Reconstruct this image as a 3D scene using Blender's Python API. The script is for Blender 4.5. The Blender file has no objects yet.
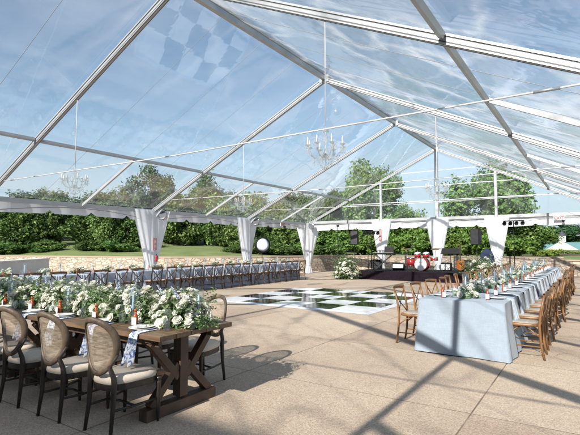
import bpy, math, random
from mathutils import Vector, Matrix, noise

R = random.Random(7)
PI = math.pi
scn = bpy.context.scene
COL = scn.collection

# ------------------------------------------------------------------ tent / layout dimensions (metres)
XR, ZR = -6.26, 6.52            # ridge
XL, XE, ZE = -13.74, 1.22, 2.97  # left eave, right eave, eave height
FY = [22.59, 16.92, 11.25, 5.58, -0.09, -5.76]   # frame lines
SL = (ZR - ZE) / (XE - XR)

# ------------------------------------------------------------------ mesh builder
class MB:
    def __init__(s):
        s.v, s.f, s.sm, s.mi = [], [], [], []
        s.m = 0
    def add(s, vs, fs, smooth=False):
        o = len(s.v)
        s.v += [tuple(p) for p in vs]
        for f in fs:
            s.f.append(tuple(i + o for i in f)); s.sm.append(smooth); s.mi.append(s.m)
        return s
    def box(s, c, d, M=None):
        x, y, z = d[0] / 2, d[1] / 2, d[2] / 2
        vs = [Vector((a * x, b * y, e * z)) for e in (-1, 1) for b in (-1, 1) for a in (-1, 1)]
        if M is not None: vs = [M @ p for p in vs]
        vs = [p + Vector(c) for p in vs]
        return s.add(vs, [(0, 2, 3, 1), (4, 5, 7, 6), (0, 1, 5, 4), (2, 6, 7, 3), (0, 4, 6, 2), (1, 3, 7, 5)])
    def bar(s, p, q, w, h, up=(0, 0, 1)):
        p, q = Vector(p), Vector(q); d = q - p; L = d.length; d.normalize()
        up = Vector(up); x = d.cross(up)
        if x.length < 1e-4: x = d.cross(Vector((1, 0, 0)))
        x.normalize(); u = x.cross(d)
        M = Matrix((x, d, u)).transposed()
        return s.box((p + q) / 2, (w, L, h), M)
    def tube(s, pts, r, n=8, cap=True, flat=1.0, close=False):
        pts = [Vector(p) for p in pts]; N = len(pts)
        rs = r if isinstance(r, (list, tuple)) else [r] * N
        t0 = (pts[1] - pts[0]).normalized()
        ref = Vector((0, 0, 1)) if abs(t0.z) < .9 else Vector((1, 0, 0))
        vs, fs = [], []
        nrm = (ref - t0 * ref.dot(t0)).normalized()
        for i, p in enumerate(pts):
            if close: t = (pts[(i + 1) % N] - pts[i - 1]).normalized()
            else: t = (pts[min(i + 1, N - 1)] - pts[max(i - 1, 0)]).normalized()
            nrm = (nrm - t * nrm.dot(t)).normalized(); b = t.cross(nrm)
            for k in range(n):
                a = 2 * PI * k / n
                vs.append(p + (nrm * math.cos(a) + b * math.sin(a) * flat) * rs[i])
        for i in range(N if close else N - 1):
            j = (i + 1) % N
            for k in range(n):
                fs.append((i * n + k, i * n + (k + 1) % n, j * n + (k + 1) % n, j * n + k))
        if cap and not close:
            fs.append(tuple(range(n - 1, -1, -1))); fs.append(tuple((N - 1) * n + k for k in range(n)))
        return s.add(vs, fs, True)
    def lathe(s, prof, n=16, c=(0, 0, 0), M=None, sx=1, sy=1, cap=True):
        vs, fs = [], []; c = Vector(c)
        for r, z in prof:
            for k in range(n):
                a = 2 * PI * k / n
                p = Vector((r * math.cos(a) * sx, r * math.sin(a) * sy, z))
                if M is not None: p = M @ p
                vs.append(p + c)
        for i in range(len(prof) - 1):
            for k in range(n):
                fs.append((i * n + k, i * n + (k + 1) % n, (i + 1) * n + (k + 1) % n, (i + 1) * n + k))
        if cap and prof[0][0] > 1e-6: fs.append(tuple(range(n - 1, -1, -1)))
        if cap and prof[-1][0] > 1e-6: fs.append(tuple((len(prof) - 1) * n + k for k in range(n)))
        return s.add(vs, fs, True)
    def grid(s, fn, nu, nv, smooth=True, closeu=False):
        vs = [fn(i / nu, j / nv) for j in range(nv + 1) for i in range(nu + (0 if closeu else 1))]
        w = nu if closeu else nu + 1
        fs = []
        for j in range(nv):
            for i in range(nu):
                i2 = (i + 1) % w
                fs.append((j * w + i, j * w + i2, (j + 1) * w + i2, (j + 1) * w + i))
        return s.add(vs, fs, smooth)
    def ball(s, c, r, n=10, m=6, sc=(1, 1, 1)):
        pr = [(math.sin(PI * i / m), -math.cos(PI * i / m)) for i in range(m + 1)]
        M = Matrix.Diagonal((r * sc[0], r * sc[1], r * sc[2]))
        pr[0] = (0, -1); pr[-1] = (0, 1)
        return s.lathe(pr, n, c, M)
    def build(s, name, mat, parent=None, loc=None):
        me = bpy.data.meshes.new(name)
        me.from_pydata(s.v, [], s.f)
        me.polygons.foreach_set('use_smooth', s.sm)
        for m in (mat if isinstance(mat, (list, tuple)) else [mat]): me.materials.append(m)
        if any(s.mi): me.polygons.foreach_set('material_index', s.mi)
        me.update()
        o = bpy.data.objects.new(name, me); COL.objects.link(o)
        if parent: o.parent = parent
        if loc is not None: o.location = loc
        return o

def mesh_obj(name, me, parent=None, loc=(0, 0, 0), rot=(0, 0, 0), sc=None):
    o = bpy.data.objects.new(name, me); COL.objects.link(o)
    o.parent = parent; o.location = loc; o.rotation_euler = rot
    if sc is not None: o.scale = (sc, sc, sc) if isinstance(sc, (int, float)) else sc
    return o
def bevel(o, w=.004, seg=2):
    m = o.modifiers.new('bevel', 'BEVEL'); m.width = w; m.segments = seg; m.limit_method = 'ANGLE'
    return o
def tag(o, label, cat, group=None, kind=None):
    o['label'] = label; o['category'] = cat
    if group: o['group'] = group
    o['kind'] = kind or 'thing'
    return o
def struct(o, kind='structure'):
    o['kind'] = kind; return o
def empty(name, loc, rz=0):
    o = bpy.data.objects.new(name, None); COL.objects.link(o)
    o.location = loc; o.rotation_euler = (0, 0, rz); o.empty_display_size = .1
    return o
def dup(o, loc=None, rz=None, label=None, parent=None):
    c = o.copy(); COL.objects.link(c)
    if parent: c.parent = parent
    for ch in list(o.children): dup(ch, parent=c)
    if loc is not None: c.location = loc
    if rz is not None: c.rotation_euler = (0, 0, rz)
    if label: c['label'] = label
    return c
ORD = ('first second third fourth fifth sixth seventh eighth ninth tenth eleventh twelfth thirteenth fourteenth fifteenth sixteenth '
       'seventeenth eighteenth nineteenth twentieth twenty-first twenty-second twenty-third twenty-fourth twenty-fifth twenty-sixth twenty-seventh twenty-eighth twenty-ninth thirtieth thirty-first thirty-second thirty-third '
       'thirty-fourth thirty-fifth thirty-sixth thirty-seventh thirty-eighth thirty-ninth fortieth').split()

# ------------------------------------------------------------------ materials
def new_mat(name):
    m = bpy.data.materials.new(name); m.use_nodes = True
    nt = m.node_tree; nt.nodes.clear()
    out = nt.nodes.new('ShaderNodeOutputMaterial')
    return m, nt, out
def N(nt, t, **kw):
    n = nt.nodes.new(t)
    for k, v in kw.items():
        if k in n.inputs: n.inputs[k].default_value = v
        else: setattr(n, k, v)
    return n
def math_n(nt, op, a, b=None):
    n = nt.nodes.new('ShaderNodeMath'); n.operation = op
    for i, x in enumerate((a, b)):
        if x is None: continue
        if isinstance(x, (int, float)): n.inputs[i].default_value = x
        else: nt.links.new(x, n.inputs[i])
    return n.outputs[0]
def mix_c(nt, f, a, b, mode='MIX'):
    n = nt.nodes.new('ShaderNodeMix'); n.data_type = 'RGBA'; n.blend_type = mode
    for i, x in ((0, f), (6, a), (7, b)):
        if isinstance(x, (int, float)): n.inputs[i].default_value = x
        elif isinstance(x, tuple): n.inputs[i].default_value = (*x[:3], 1)
        else: nt.links.new(x, n.inputs[i])
    return n.outputs[2]
def ramp(nt, src, p0, p1, c0=(0, 0, 0), c1=(1, 1, 1)):
    n = nt.nodes.new('ShaderNodeValToRGB'); e = n.color_ramp.elements
    e[0].position, e[1].position = p0, p1
    e[0].color, e[1].color = (*c0, 1), (*c1, 1)
    nt.links.new(src, n.inputs[0]); return n.outputs[0]
def noise_t(nt, scale, detail=3, vec=None, rough=.5, dist=0):
    n = N(nt, 'ShaderNodeTexNoise', Scale=scale, Detail=detail, Roughness=rough, Distortion=dist)
    if vec is not None: nt.links.new(vec, n.inputs['Vector'])
    return n.outputs[0]
def coords(nt, kind='Object', scale=None):
    c = nt.nodes.new('ShaderNodeTexCoord').outputs[kind]
    if scale:
        mp = nt.nodes.new('ShaderNodeMapping'); mp.inputs['Scale'].default_value = scale
        nt.links.new(c, mp.inputs[0]); c = mp.outputs[0]
    return c
def simple(name, col, rough=.6, col2=None, nscale=8, metal=0, bump=0, bscale=40, stretch=None, spec=None, translucent=0, detail=4):
    m, nt, out = new_mat(name)
    b = N(nt, 'ShaderNodeBsdfPrincipled', Roughness=rough, Metallic=metal)
    if spec is not None: b.inputs['Specular IOR Level'].default_value = spec
    co = coords(nt, 'Object', stretch)
    if col2 is None: col2 = tuple(c * .8 for c in col)
    f = ramp(nt, noise_t(nt, nscale, detail, co), .3, .7)
    nt.links.new(mix_c(nt, f, col, col2), b.inputs['Base Color'])
    if bump:
        bn = N(nt, 'ShaderNodeBump', Strength=bump, Distance=.01)
        nt.links.new(noise_t(nt, bscale, 4, co), bn.inputs['Height']); nt.links.new(bn.outputs[0], b.inputs['Normal'])
    if translucent:
        t = N(nt, 'ShaderNodeBsdfTranslucent'); t.inputs[0].default_value = (*col, 1)
        mx = N(nt, 'ShaderNodeMixShader'); mx.inputs[0].default_value = translucent
        nt.links.new(b.outputs[0], mx.inputs[1]); nt.links.new(t.outputs[0], mx.inputs[2]); nt.links.new(mx.outputs[0], out.inputs[0])
    else: nt.links.new(b.outputs[0], out.inputs[0])
    return m

M = {}
M['alu'] = simple('aluminium', (.43, .44, .45), .38, (.35, .36, .375), 3, .25)
M['alu_dark'] = simple('aluminium purlin', (.42, .44, .45), .4, (.34, .36, .37), 3, .6)
M['groove'] = simple('painted keder groove shade', (.1, .1, .105), .6)
M['steel'] = simple('dark steel', (.06, .06, .065), .4, (.04, .04, .045), 6, .5)
M['cable'] = simple('white cable', (.62, .62, .62), .5)
M['cord'] = simple('grey cord', (.3, .31, .32), .6)
M['valance'] = simple('white vinyl', (.87, .88, .9), .45, (.82, .83, .86), 2, translucent=.4, bump=.15, bscale=3)
M['drape'] = simple('sheer white voile', (.9, .91, .93), .8, (.84, .85, .88), 6, translucent=.55, stretch=(6, 6, .6))
M['stonecap'] = simple('stone cap', (.5, .45, .38), .85, (.4, .36, .3), 4, bump=.4)
M['whitewall'] = simple('white painted wall', (.62, .62, .6), .7, (.52, .52, .5), 1.2, bump=.1)
M['darkwood'] = simple('dark walnut wood', (.13, .065, .03), .42, (.06, .03, .016), 6, stretch=(3, 3, .5), bump=.15)
M['honey'] = simple('honey stained wood', (.25, .125, .047), .42, (.14, .065, .024), 6, stretch=(3, 3, .5), bump=.12)
M['pad'] = simple('grey seat pad', (.34, .3, .26), .85, (.27, .235, .2), 30, bump=.3, bscale=160)
M['black_wood'] = simple('black stained wood', (.022, .017, .014), .4, (.04, .03, .022), 10, stretch=(3, 3, .6), bump=.15)
M['weathered'] = simple('weathered brown wood', (.15, .105, .068), .55, (.045, .03, .02), 14, stretch=(1, 1, .5), bump=.3, bscale=60)
M['beige'] = simple('beige linen', (.62, .53, .43), .9, (.54, .46, .37), 60, bump=.25, bscale=300)
M['plank'] = simple('rustic table wood', (.2, .125, .07), .5, (.085, .05, .028), 5, stretch=(.5, 7, 4), bump=.35, bscale=10)
M['trestle'] = simple('rustic trestle wood', (.105, .062, .037), .55, (.055, .032, .02), 5, stretch=(4, 1, 1), bump=.3, bscale=12)
M['china'] = simple('white china', (.82, .82, .8), .15, (.78, .78, .77), 2)
M['cardstock'] = simple('white card', (.8, .79, .76), .7)
M['red'] = simple('orange red bottle', (.4, .085, .03), .25, (.33, .06, .02), 6)
M['signred'] = simple('red enamel', (.4, .03, .028), .3)
M['black'] = simple('black plastic', (.009, .009, .01), .5, (.015, .015, .016), 8, bump=.1, spec=.12)
M['blackcloth'] = simple('black stage skirt', (.016, .009, .014), .9, (.009, .006, .009), 20, bump=.2, spec=.1)
M['stagetop'] = simple('black stage deck', (.014, .014, .015), .7, spec=.1)
M['drumred'] = simple('red drum lacquer', (.3, .03, .03), .2)
M['drumhead'] = simple('white drum skin', (.75, .74, .72), .5)
M['brass'] = simple('cymbal brass', (.6, .42, .15), .25, metal=1)
M['chrome'] = simple('chrome', (.45, .45, .47), .22, metal=1)
M['guitar'] = simple('sunburst guitar wood', (.45, .14, .02), .2, (.15, .03, .008), 2.5)
M['navy'] = simple('navy cloth', (.012, .018, .05), .9, (.02, .028, .07), 8, bump=.3)
M['petal'] = simple('white petals', (.88, .86, .77), .7, (.8, .79, .66), 18, translucent=.3)
M['petal_blue'] = simple('pale blue petals', (.6, .65, .74), .7, (.5, .57, .7), 18, translucent=.3)
M['petal_dusty'] = simple('soft white petals', (.72, .72, .66), .7, (.66, .68, .58), 18, translucent=.3)
M['taper'] = simple('pale blue taper wax', (.5, .62, .76), .5, (.46, .58, .72), 6)
M['candle_white'] = simple('ivory candle', (.8, .78, .7), .5)
M['teal'] = simple('teal standing seam roof', (.12, .24, .24), .45, (.1, .2, .21), 2)
M['tanroof'] = simple('cream gable', (.55, .5, .38), .8, (.48, .43, .33), 4)
M['louver'] = simple('pale grey paint', (.55, .55, .53), .7)
M['slate'] = simple('dark slate roof', (.05, .05, .065), .6)
M['bark'] = simple('grey brown bark', (.1, .075, .055), .9, (.06, .045, .035), 9, bump=.6, bscale=20)
M['housebrick'] = simple('pale brick', (.42, .34, .27), .85, (.33, .26, .2), 9, bump=.3)
M['winglass'] = simple('dark window glass', (.03, .035, .04), .08)
M['lens'] = simple('lamp lens', (.2, .2, .21), .15, metal=.4)
M['fanface'] = simple('pale grey disc', (.62, .63, .66), .4, (.56, .57, .6), 6)

def glass_mat(name, tint=(.96, .98, .98), f0=.06, white=.03, rough=.02):
    m, nt, out = new_mat(name)
    g = nt.nodes.new('ShaderNodeNewGeometry')
    d = nt.nodes.new('ShaderNodeVectorMath'); d.operation = 'DOT_PRODUCT'
    nt.links.new(g.outputs['Incoming'], d.inputs[0]); nt.links.new(g.outputs['Normal'], d.inputs[1])
    c = math_n(nt, 'ABSOLUTE', d.outputs['Value'])
    fr = math_n(nt, 'ADD', math_n(nt, 'MULTIPLY', math_n(nt, 'POWER', math_n(nt, 'SUBTRACT', 1.0, c), 4.0), .4), f0)
    t = N(nt, 'ShaderNodeBsdfTransparent'); t.inputs[0].default_value = (*tint, 1)
    gl = N(nt, 'ShaderNodeBsdfGlossy', Roughness=rough)
    df = N(nt, 'ShaderNodeBsdfDiffuse'); df.inputs[0].default_value = (.8, .82, .85, 1)
    m1 = N(nt, 'ShaderNodeMixShader'); nt.links.new(fr, m1.inputs[0]); nt.links.new(t.outputs[0], m1.inputs[1]); nt.links.new(gl.outputs[0], m1.inputs[2])
    m2 = N(nt, 'ShaderNodeMixShader'); m2.inputs[0].default_value = white
    nt.links.new(m1.outputs[0], m2.inputs[1]); nt.links.new(df.outputs[0], m2.inputs[2]); nt.links.new(m2.outputs[0], out.inputs[0])
    return m
M['glass'] = glass_mat('clear glass', f0=.04, white=.02)
M['crystal'] = glass_mat('cut crystal', f0=.3, white=.16)

def vinyl(name, crease_glare):
    """clear tent vinyl: thin two-sided sheet, faint fold haze with painted glare streaks, wrinkled reflections"""
    m, nt, out = new_mat(name)
    co = coords(nt, 'Object')
    # wrinkle bump
    n1 = noise_t(nt, .9, 3, co, .5, .6); n2 = noise_t(nt, 14, 2, co)
    hgt = math_n(nt, 'ADD', n1, math_n(nt, 'MULTIPLY', n2, .005))
    bn = N(nt, 'ShaderNodeBump', Strength=.35, Distance=.004 + .07 * crease_glare); nt.links.new(hgt, bn.inputs['Height'])
    g = nt.nodes.new('ShaderNodeNewGeometry')
    d = nt.nodes.new('ShaderNodeVectorMath'); d.operation = 'DOT_PRODUCT'
    nt.links.new(g.outputs['Incoming'], d.inputs[0]); nt.links.new(bn.outputs[0], d.inputs[1])
    c = math_n(nt, 'ABSOLUTE', d.outputs['Value'])
    fr = math_n(nt, 'ADD', math_n(nt, 'MULTIPLY', math_n(nt, 'POWER', math_n(nt, 'SUBTRACT', 1.0, c), 4.0), .8), .095 - .01 * crease_glare)
    fr = math_n(nt, 'MINIMUM', fr, .9)
    t = N(nt, 'ShaderNodeBsdfTransparent'); t.inputs[0].default_value = (.97, .985, .995, 1)
    gl = N(nt, 'ShaderNodeBsdfGlossy', Roughness=.02 + .06 * crease_glare); nt.links.new(bn.outputs[0], gl.inputs['Normal'])
    m1 = N(nt, 'ShaderNodeMixShader'); nt.links.new(fr, m1.inputs[0]); nt.links.new(t.outputs[0], m1.inputs[1]); nt.links.new(gl.outputs[0], m1.inputs[2])
    # fold creases and dusty haze with glare streaks and reflection bands painted in white
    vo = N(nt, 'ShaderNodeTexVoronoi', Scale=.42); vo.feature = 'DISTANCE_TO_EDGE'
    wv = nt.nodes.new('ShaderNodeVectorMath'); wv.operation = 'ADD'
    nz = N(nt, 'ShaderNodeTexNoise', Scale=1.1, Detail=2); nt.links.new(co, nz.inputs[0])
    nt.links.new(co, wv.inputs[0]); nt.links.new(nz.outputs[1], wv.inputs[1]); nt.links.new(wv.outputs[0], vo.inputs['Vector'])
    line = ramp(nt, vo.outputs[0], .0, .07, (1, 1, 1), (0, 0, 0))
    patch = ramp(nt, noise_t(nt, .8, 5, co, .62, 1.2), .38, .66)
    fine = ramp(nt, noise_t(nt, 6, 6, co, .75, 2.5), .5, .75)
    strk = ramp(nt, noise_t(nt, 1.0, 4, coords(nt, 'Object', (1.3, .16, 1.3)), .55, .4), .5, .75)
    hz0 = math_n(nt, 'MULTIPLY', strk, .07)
    hz = math_n(nt, 'ADD', math_n(nt, 'MULTIPLY', math_n(nt, 'MULTIPLY', line, math_n(nt, 'ADD', math_n(nt, 'MULTIPLY', patch, .75), .25)), .55 * crease_glare),
                math_n(nt, 'ADD', math_n(nt, 'MULTIPLY', math_n(nt, 'MULTIPLY', patch, fine), .22 * crease_glare), .02 + .03 * crease_glare))
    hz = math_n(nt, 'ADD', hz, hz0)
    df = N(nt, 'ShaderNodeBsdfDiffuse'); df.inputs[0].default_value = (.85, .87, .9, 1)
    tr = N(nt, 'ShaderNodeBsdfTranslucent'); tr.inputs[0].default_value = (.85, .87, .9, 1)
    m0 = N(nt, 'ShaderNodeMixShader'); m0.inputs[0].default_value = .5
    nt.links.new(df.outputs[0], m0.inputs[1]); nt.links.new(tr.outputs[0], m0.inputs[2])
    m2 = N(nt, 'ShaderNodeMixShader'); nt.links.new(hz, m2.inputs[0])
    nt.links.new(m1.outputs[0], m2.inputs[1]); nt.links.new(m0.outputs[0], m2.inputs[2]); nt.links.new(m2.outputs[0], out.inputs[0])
    return m
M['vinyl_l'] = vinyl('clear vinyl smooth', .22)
M['vinyl_r'] = vinyl('clear vinyl with creases and painted glare', 1.0)

def foliage(name, cols, transl=.3, rough=.5):
    m, nt, out = new_mat(name)
    g = nt.nodes.new('ShaderNodeNewGeometry')
    rp = nt.nodes.new('ShaderNodeValToRGB'); e = rp.color_ramp.elements
    while len(e) < len(cols): e.new(.5)
    for i, c in enumerate(cols): e[i].position = i / (len(cols) - 1); e[i].color = (*c, 1)
    nt.links.new(g.outputs['Random Per Island'], rp.inputs[0])
    oi = nt.nodes.new('ShaderNodeObjectInfo')
    hs = N(nt, 'ShaderNodeHueSaturation'); nt.links.new(rp.outputs[0], hs.inputs['Color'])
    nt.links.new(math_n(nt, 'ADD', math_n(nt, 'MULTIPLY', oi.outputs['Random'], .03), .485), hs.inputs['Hue'])
    nt.links.new(math_n(nt, 'ADD', math_n(nt, 'MULTIPLY', oi.outputs['Random'], .5), .75), hs.inputs['Value'])
    b = N(nt, 'ShaderNodeBsdfPrincipled', Roughness=rough); nt.links.new(hs.outputs[0], b.inputs['Base Color'])
    b.inputs['Specular IOR Level'].default_value = .3
    t = N(nt, 'ShaderNodeBsdfTranslucent'); nt.links.new(hs.outputs[0], t.inputs[0])
    mx = N(nt, 'ShaderNodeMixShader'); mx.inputs[0].default_value = transl
    nt.links.new(b.outputs[0], mx.inputs[1]); nt.links.new(t.outputs[0], mx.inputs[2]); nt.links.new(mx.outputs[0], out.inputs[0])
    return m
M['leaf_dark'] = foliage('dark tree leaves', [(.025, .06, .014), (.06, .12, .026), (.14, .23, .055)])
M['leaf_mid'] = foliage('green tree leaves', [(.06, .11, .025), (.105, .18, .045), (.19, .28, .08)])
M['leaf_bright'] = foliage('bright hedge leaves', [(.05, .105, .018), (.1, .185, .035), (.18, .27, .06)])
M['leaf_far'] = foliage('far tree leaves', [(.03, .075, .03), (.045, .11, .04), (.06, .13, .045)])
M['leaf_yellow'] = foliage('yellow green leaves', [(.1, .15, .025), (.16, .21, .04), (.2, .25, .05)])
M['leaf_floral'] = foliage('bouquet leaves', [(.1, .18, .06), (.18, .27, .11), (.3, .38, .22)], .3)

def patio_mat():
    m, nt, out = new_mat('exposed aggregate concrete')
    b = N(nt, 'ShaderNodeBsdfPrincipled', Roughness=.85); b.inputs['Specular IOR Level'].default_value = .25
    co = coords(nt, 'Object')
    sp = nt.nodes.new('ShaderNodeSeparateXYZ'); nt.links.new(co, sp.inputs[0])
    def cell(v, off, pit): return math_n(nt, 'DIVIDE', math_n(nt, 'SUBTRACT', v, off), pit)
    cx, cy = cell(sp.outputs[0], -.96, 2.6), cell(sp.outputs[1], 2.23, 2.2)
    def joint(c, pit, w):
        f = math_n(nt, 'FRACT', math_n(nt, 'ADD', c, .5))
        return math_n(nt, 'LESS_THAN', math_n(nt, 'ABSOLUTE', math_n(nt, 'SUBTRACT', f, .5)), w / pit)
    jn = math_n(nt, 'MAXIMUM', joint(cx, 2.6, .007), joint(cy, 2.2, .006))
    cb = nt.nodes.new('ShaderNodeCombineXYZ')
    nt.links.new(math_n(nt, 'FLOOR', cx), cb.inputs[0]); nt.links.new(math_n(nt, 'FLOOR', cy), cb.inputs[1])
    wn = nt.nodes.new('ShaderNodeTexWhiteNoise'); wn.noise_dimensions = '2D'; nt.links.new(cb.outputs[0], wn.inputs['Vector'])
    base = mix_c(nt, wn.outputs[0], (.5, .405, .315), (.4, .305, .235))
    big = ramp(nt, noise_t(nt, .55, 5, co, .6), .35, .7)
    base = mix_c(nt, math_n(nt, 'MULTIPLY', big, .5), base, (.52, .425, .33))
    vo = N(nt, 'ShaderNodeTexVoronoi', Scale=105); nt.links.new(co, vo.inputs['Vector'])
    vs = nt.nodes.new('ShaderNodeSeparateColor'); nt.links.new(vo.outputs['Color'], vs.inputs[0])
    peb = ramp(nt, vs.outputs[0], 0, 1, (.66, .64, .62), (1.28, 1.27, 1.24))
    base = mix_c(nt, .8, base, peb, 'MULTIPLY')
    grain = ramp(nt, noise_t(nt, 80, 5, co, .8), .3, .7, (.72, .71, .7), (1.22, 1.22, 1.2))
    base = mix_c(nt, .7, base, grain, 'MULTIPLY')
    st = ramp(nt, noise_t(nt, 2.4, 6, co, .7, .8), .54, .72)
    base = mix_c(nt, math_n(nt, 'MULTIPLY', st, .3), base, (.25, .2, .16))
    vk = N(nt, 'ShaderNodeTexVoronoi', Scale=.38); vk.feature = 'DISTANCE_TO_EDGE'
    kn = N(nt, 'ShaderNodeTexNoise', Scale=2.5, Detail=4); nt.links.new(co, kn.inputs[0])
    ka = nt.nodes.new('ShaderNodeVectorMath'); ka.operation = 'MULTIPLY_ADD'; nt.links.new(kn.outputs[1], ka.inputs[0]); ka.inputs[1].default_value = (.5, .5, 0); nt.links.new(co, ka.inputs[2]); nt.links.new(ka.outputs[0], vk.inputs['Vector'])
    crk = math_n(nt, 'MULTIPLY', ramp(nt, vk.outputs[0], .0, .004, (1, 1, 1), (0, 0, 0)), ramp(nt, noise_t(nt, .5, 2, co), .5, .6))
    base = mix_c(nt, math_n(nt, 'MULTIPLY', crk, .5), base, (.1, .08, .065))
    wide = ramp(nt, noise_t(nt, .28, 3, co, .5), .35, .65, (.88, .87, .86), (1.1, 1.1, 1.1))
    base = mix_c(nt, 1.0, base, wide, 'MULTIPLY')
    spots = ramp(nt, noise_t(nt, 5.5, 2, co), .76, .79)
    base = mix_c(nt, math_n(nt, 'MULTIPLY', spots, .5), base, (.1, .08, .06))
    jw = ramp(nt, noise_t(nt, 1.7, 4, co, .6), .3, .65, (.35, .35, .35), (1, 1, 1))
    base = mix_c(nt, math_n(nt, 'MULTIPLY', math_n(nt, 'MULTIPLY', jn, .9), jw), base, (.07, .055, .045))
    nt.links.new(base, b.inputs['Base Color'])
    bn = N(nt, 'ShaderNodeBump', Strength=.5, Distance=.006)
    nt.links.new(math_n(nt, 'SUBTRACT', vo.outputs[0], jn), bn.inputs['Height']); nt.links.new(bn.outputs[0], b.inputs['Normal'])
    nt.links.new(b.outputs[0], out.inputs[0])
    return m
M['patio'] = patio_mat()
M['grass'] = simple('mown grass', (.09, .125, .03), .9, (.16, .19, .065), .7, bump=.6, bscale=25, detail=8)

def stone_mat():
    m, nt, out = new_mat('rubble stone')
    b = N(nt, 'ShaderNodeBsdfPrincipled', Roughness=.9)
    co = coords(nt, 'UV')
    mp = nt.nodes.new('ShaderNodeMapping'); mp.inputs['Scale'].default_value = (2.9, 6.2, 3.0); nt.links.new(co, mp.inputs[0])
    nz = N(nt, 'ShaderNodeTexNoise', Scale=.9, Detail=2); nt.links.new(mp.outputs[0], nz.inputs[0])
    ad = nt.nodes.new('ShaderNodeVectorMath'); ad.operation = 'MULTIPLY_ADD'
    nt.links.new(nz.outputs[1], ad.inputs[0]); ad.inputs[1].default_value = (.5, .4, 0); nt.links.new(mp.outputs[0], ad.inputs[2])
    v1 = N(nt, 'ShaderNodeTexVoronoi', Scale=1.0, Randomness=.8); v2 = N(nt, 'ShaderNodeTexVoronoi', Scale=1.0, Randomness=.8); v2.feature = 'DISTANCE_TO_EDGE'
    nt.links.new(ad.outputs[0], v1.inputs['Vector']); nt.links.new(ad.outputs[0], v2.inputs['Vector'])
    sc_ = nt.nodes.new('ShaderNodeSeparateColor'); nt.links.new(v1.outputs['Color'], sc_.inputs[0])
    stc = mix_c(nt, sc_.outputs[0], (.43, .35, .27), (.29, .22, .165)); stc = mix_c(nt, math_n(nt, 'MULTIPLY', sc_.outputs[1], .6), stc, (.45, .4, .35))
    mort = ramp(nt, v2.outputs[0], .02, .07, (1, 1, 1), (0, 0, 0))
    stc = mix_c(nt, mort, stc, (.235, .19, .15))
    f = ramp(nt, noise_t(nt, 6, 5, co, .7), .3, .7, (.75, .73, .7), (1.2, 1.2, 1.18))
    c = mix_c(nt, .9, stc, f, 'MULTIPLY')
    nt.links.new(c, b.inputs['Base Color'])
    bn = N(nt, 'ShaderNodeBump', Strength=.8, Distance=.03)
    nt.links.new(math_n(nt, 'SUBTRACT', noise_t(nt, 9, 5, co), mort), bn.inputs['Height']); nt.links.new(bn.outputs[0], b.inputs['Normal'])
    nt.links.new(b.outputs[0], out.inputs[0]); return m
M['stone'] = stone_mat()

def linen(name, c1, c2):
    m, nt, out = new_mat(name)
    b = N(nt, 'ShaderNodeBsdfPrincipled', Roughness=.9); b.inputs['Specular IOR Level'].default_value = .15
    b.inputs['Sheen Weight'].default_value = .2
    co = coords(nt, 'Object')
    a = noise_t(nt, 90, 3, coords(nt, 'Object', (1, 1, .12))); bb = noise_t(nt, 90, 3, coords(nt, 'Object', (.12, .12, 1)))
    f = ramp(nt, math_n(nt, 'MULTIPLY', math_n(nt, 'ADD', a, bb), .5), .35, .65)
    big = ramp(nt, noise_t(nt, 1.8, 3, co), .3, .7)
    c = mix_c(nt, math_n(nt, 'MULTIPLY', f, .8), c1, c2)
    c = mix_c(nt, math_n(nt, 'MULTIPLY', big, .25), c, tuple(x * .85 for x in c1))
    nt.links.new(c, b.inputs['Base Color'])
    bn = N(nt, 'ShaderNodeBump', Strength=.5, Distance=.012)
    nt.links.new(math_n(nt, 'ADD', math_n(nt, 'MULTIPLY', f, .08), noise_t(nt, 5, 3, co)), bn.inputs['Height']); nt.links.new(bn.outputs[0], b.inputs['Normal'])
    nt.links.new(b.outputs[0], out.inputs[0]); return m
M['linen_pale'] = linen('pale blue linen', (.25, .3, .355), (.305, .355, .41))
M['linen_grey'] = linen('slate blue linen', (.33, .385, .48), (.4, .45, .54))
M['napkin'] = linen('white blue napkin linen', (.45, .5, .57), (.52, .57, .63))
def toile():
    m, nt, out = new_mat('blue and white toile')
    b = N(nt, 'ShaderNodeBsdfPrincipled', Roughness=.9)
    f = ramp(nt, noise_t(nt, 26, 5, coords(nt, 'Object'), .6, 1.0), .48, .56)
    nt.links.new(mix_c(nt, f, (.75, .77, .8), (.07, .14, .38)), b.inputs['Base Color']); nt.links.new(b.outputs[0], out.inputs[0]); return m
M['toile'] = toile()
def cane_mat():
    m, nt, out = new_mat('woven cane')
    b = N(nt, 'ShaderNodeBsdfPrincipled', Roughness=.55)
    co = coords(nt, 'Object')
    sp = nt.nodes.new('ShaderNodeSeparateXYZ'); nt.links.new(co, sp.inputs[0])
    def wave(src, k): return math_n(nt, 'ABSOLUTE', math_n(nt, 'SINE', math_n(nt, 'MULTIPLY', src, k)))
    hx, hz = wave(sp.outputs[0], 900), wave(sp.outputs[2], 900)
    hole = math_n(nt, 'GREATER_THAN', math_n(nt, 'MULTIPLY', hx, hz), .5)
    bands = ramp(nt, noise_t(nt, 30, 3, coords(nt, 'Object', (.6, 1, 3))), .35, .65)
    nt.links.new(mix_c(nt, bands, (.37, .3, .225), (.2, .155, .11)), b.inputs['Base Color'])
    t = N(nt, 'ShaderNodeBsdfTransparent'); mx = N(nt, 'ShaderNodeMixShader')
    nt.links.new(hole, mx.inputs[0]); nt.links.new(b.outputs[0], mx.inputs[1]); nt.links.new(t.outputs[0], mx.inputs[2]); nt.links.new(mx.outputs[0], out.inputs[0])
    return m
M['cane'] = cane_mat()
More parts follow.
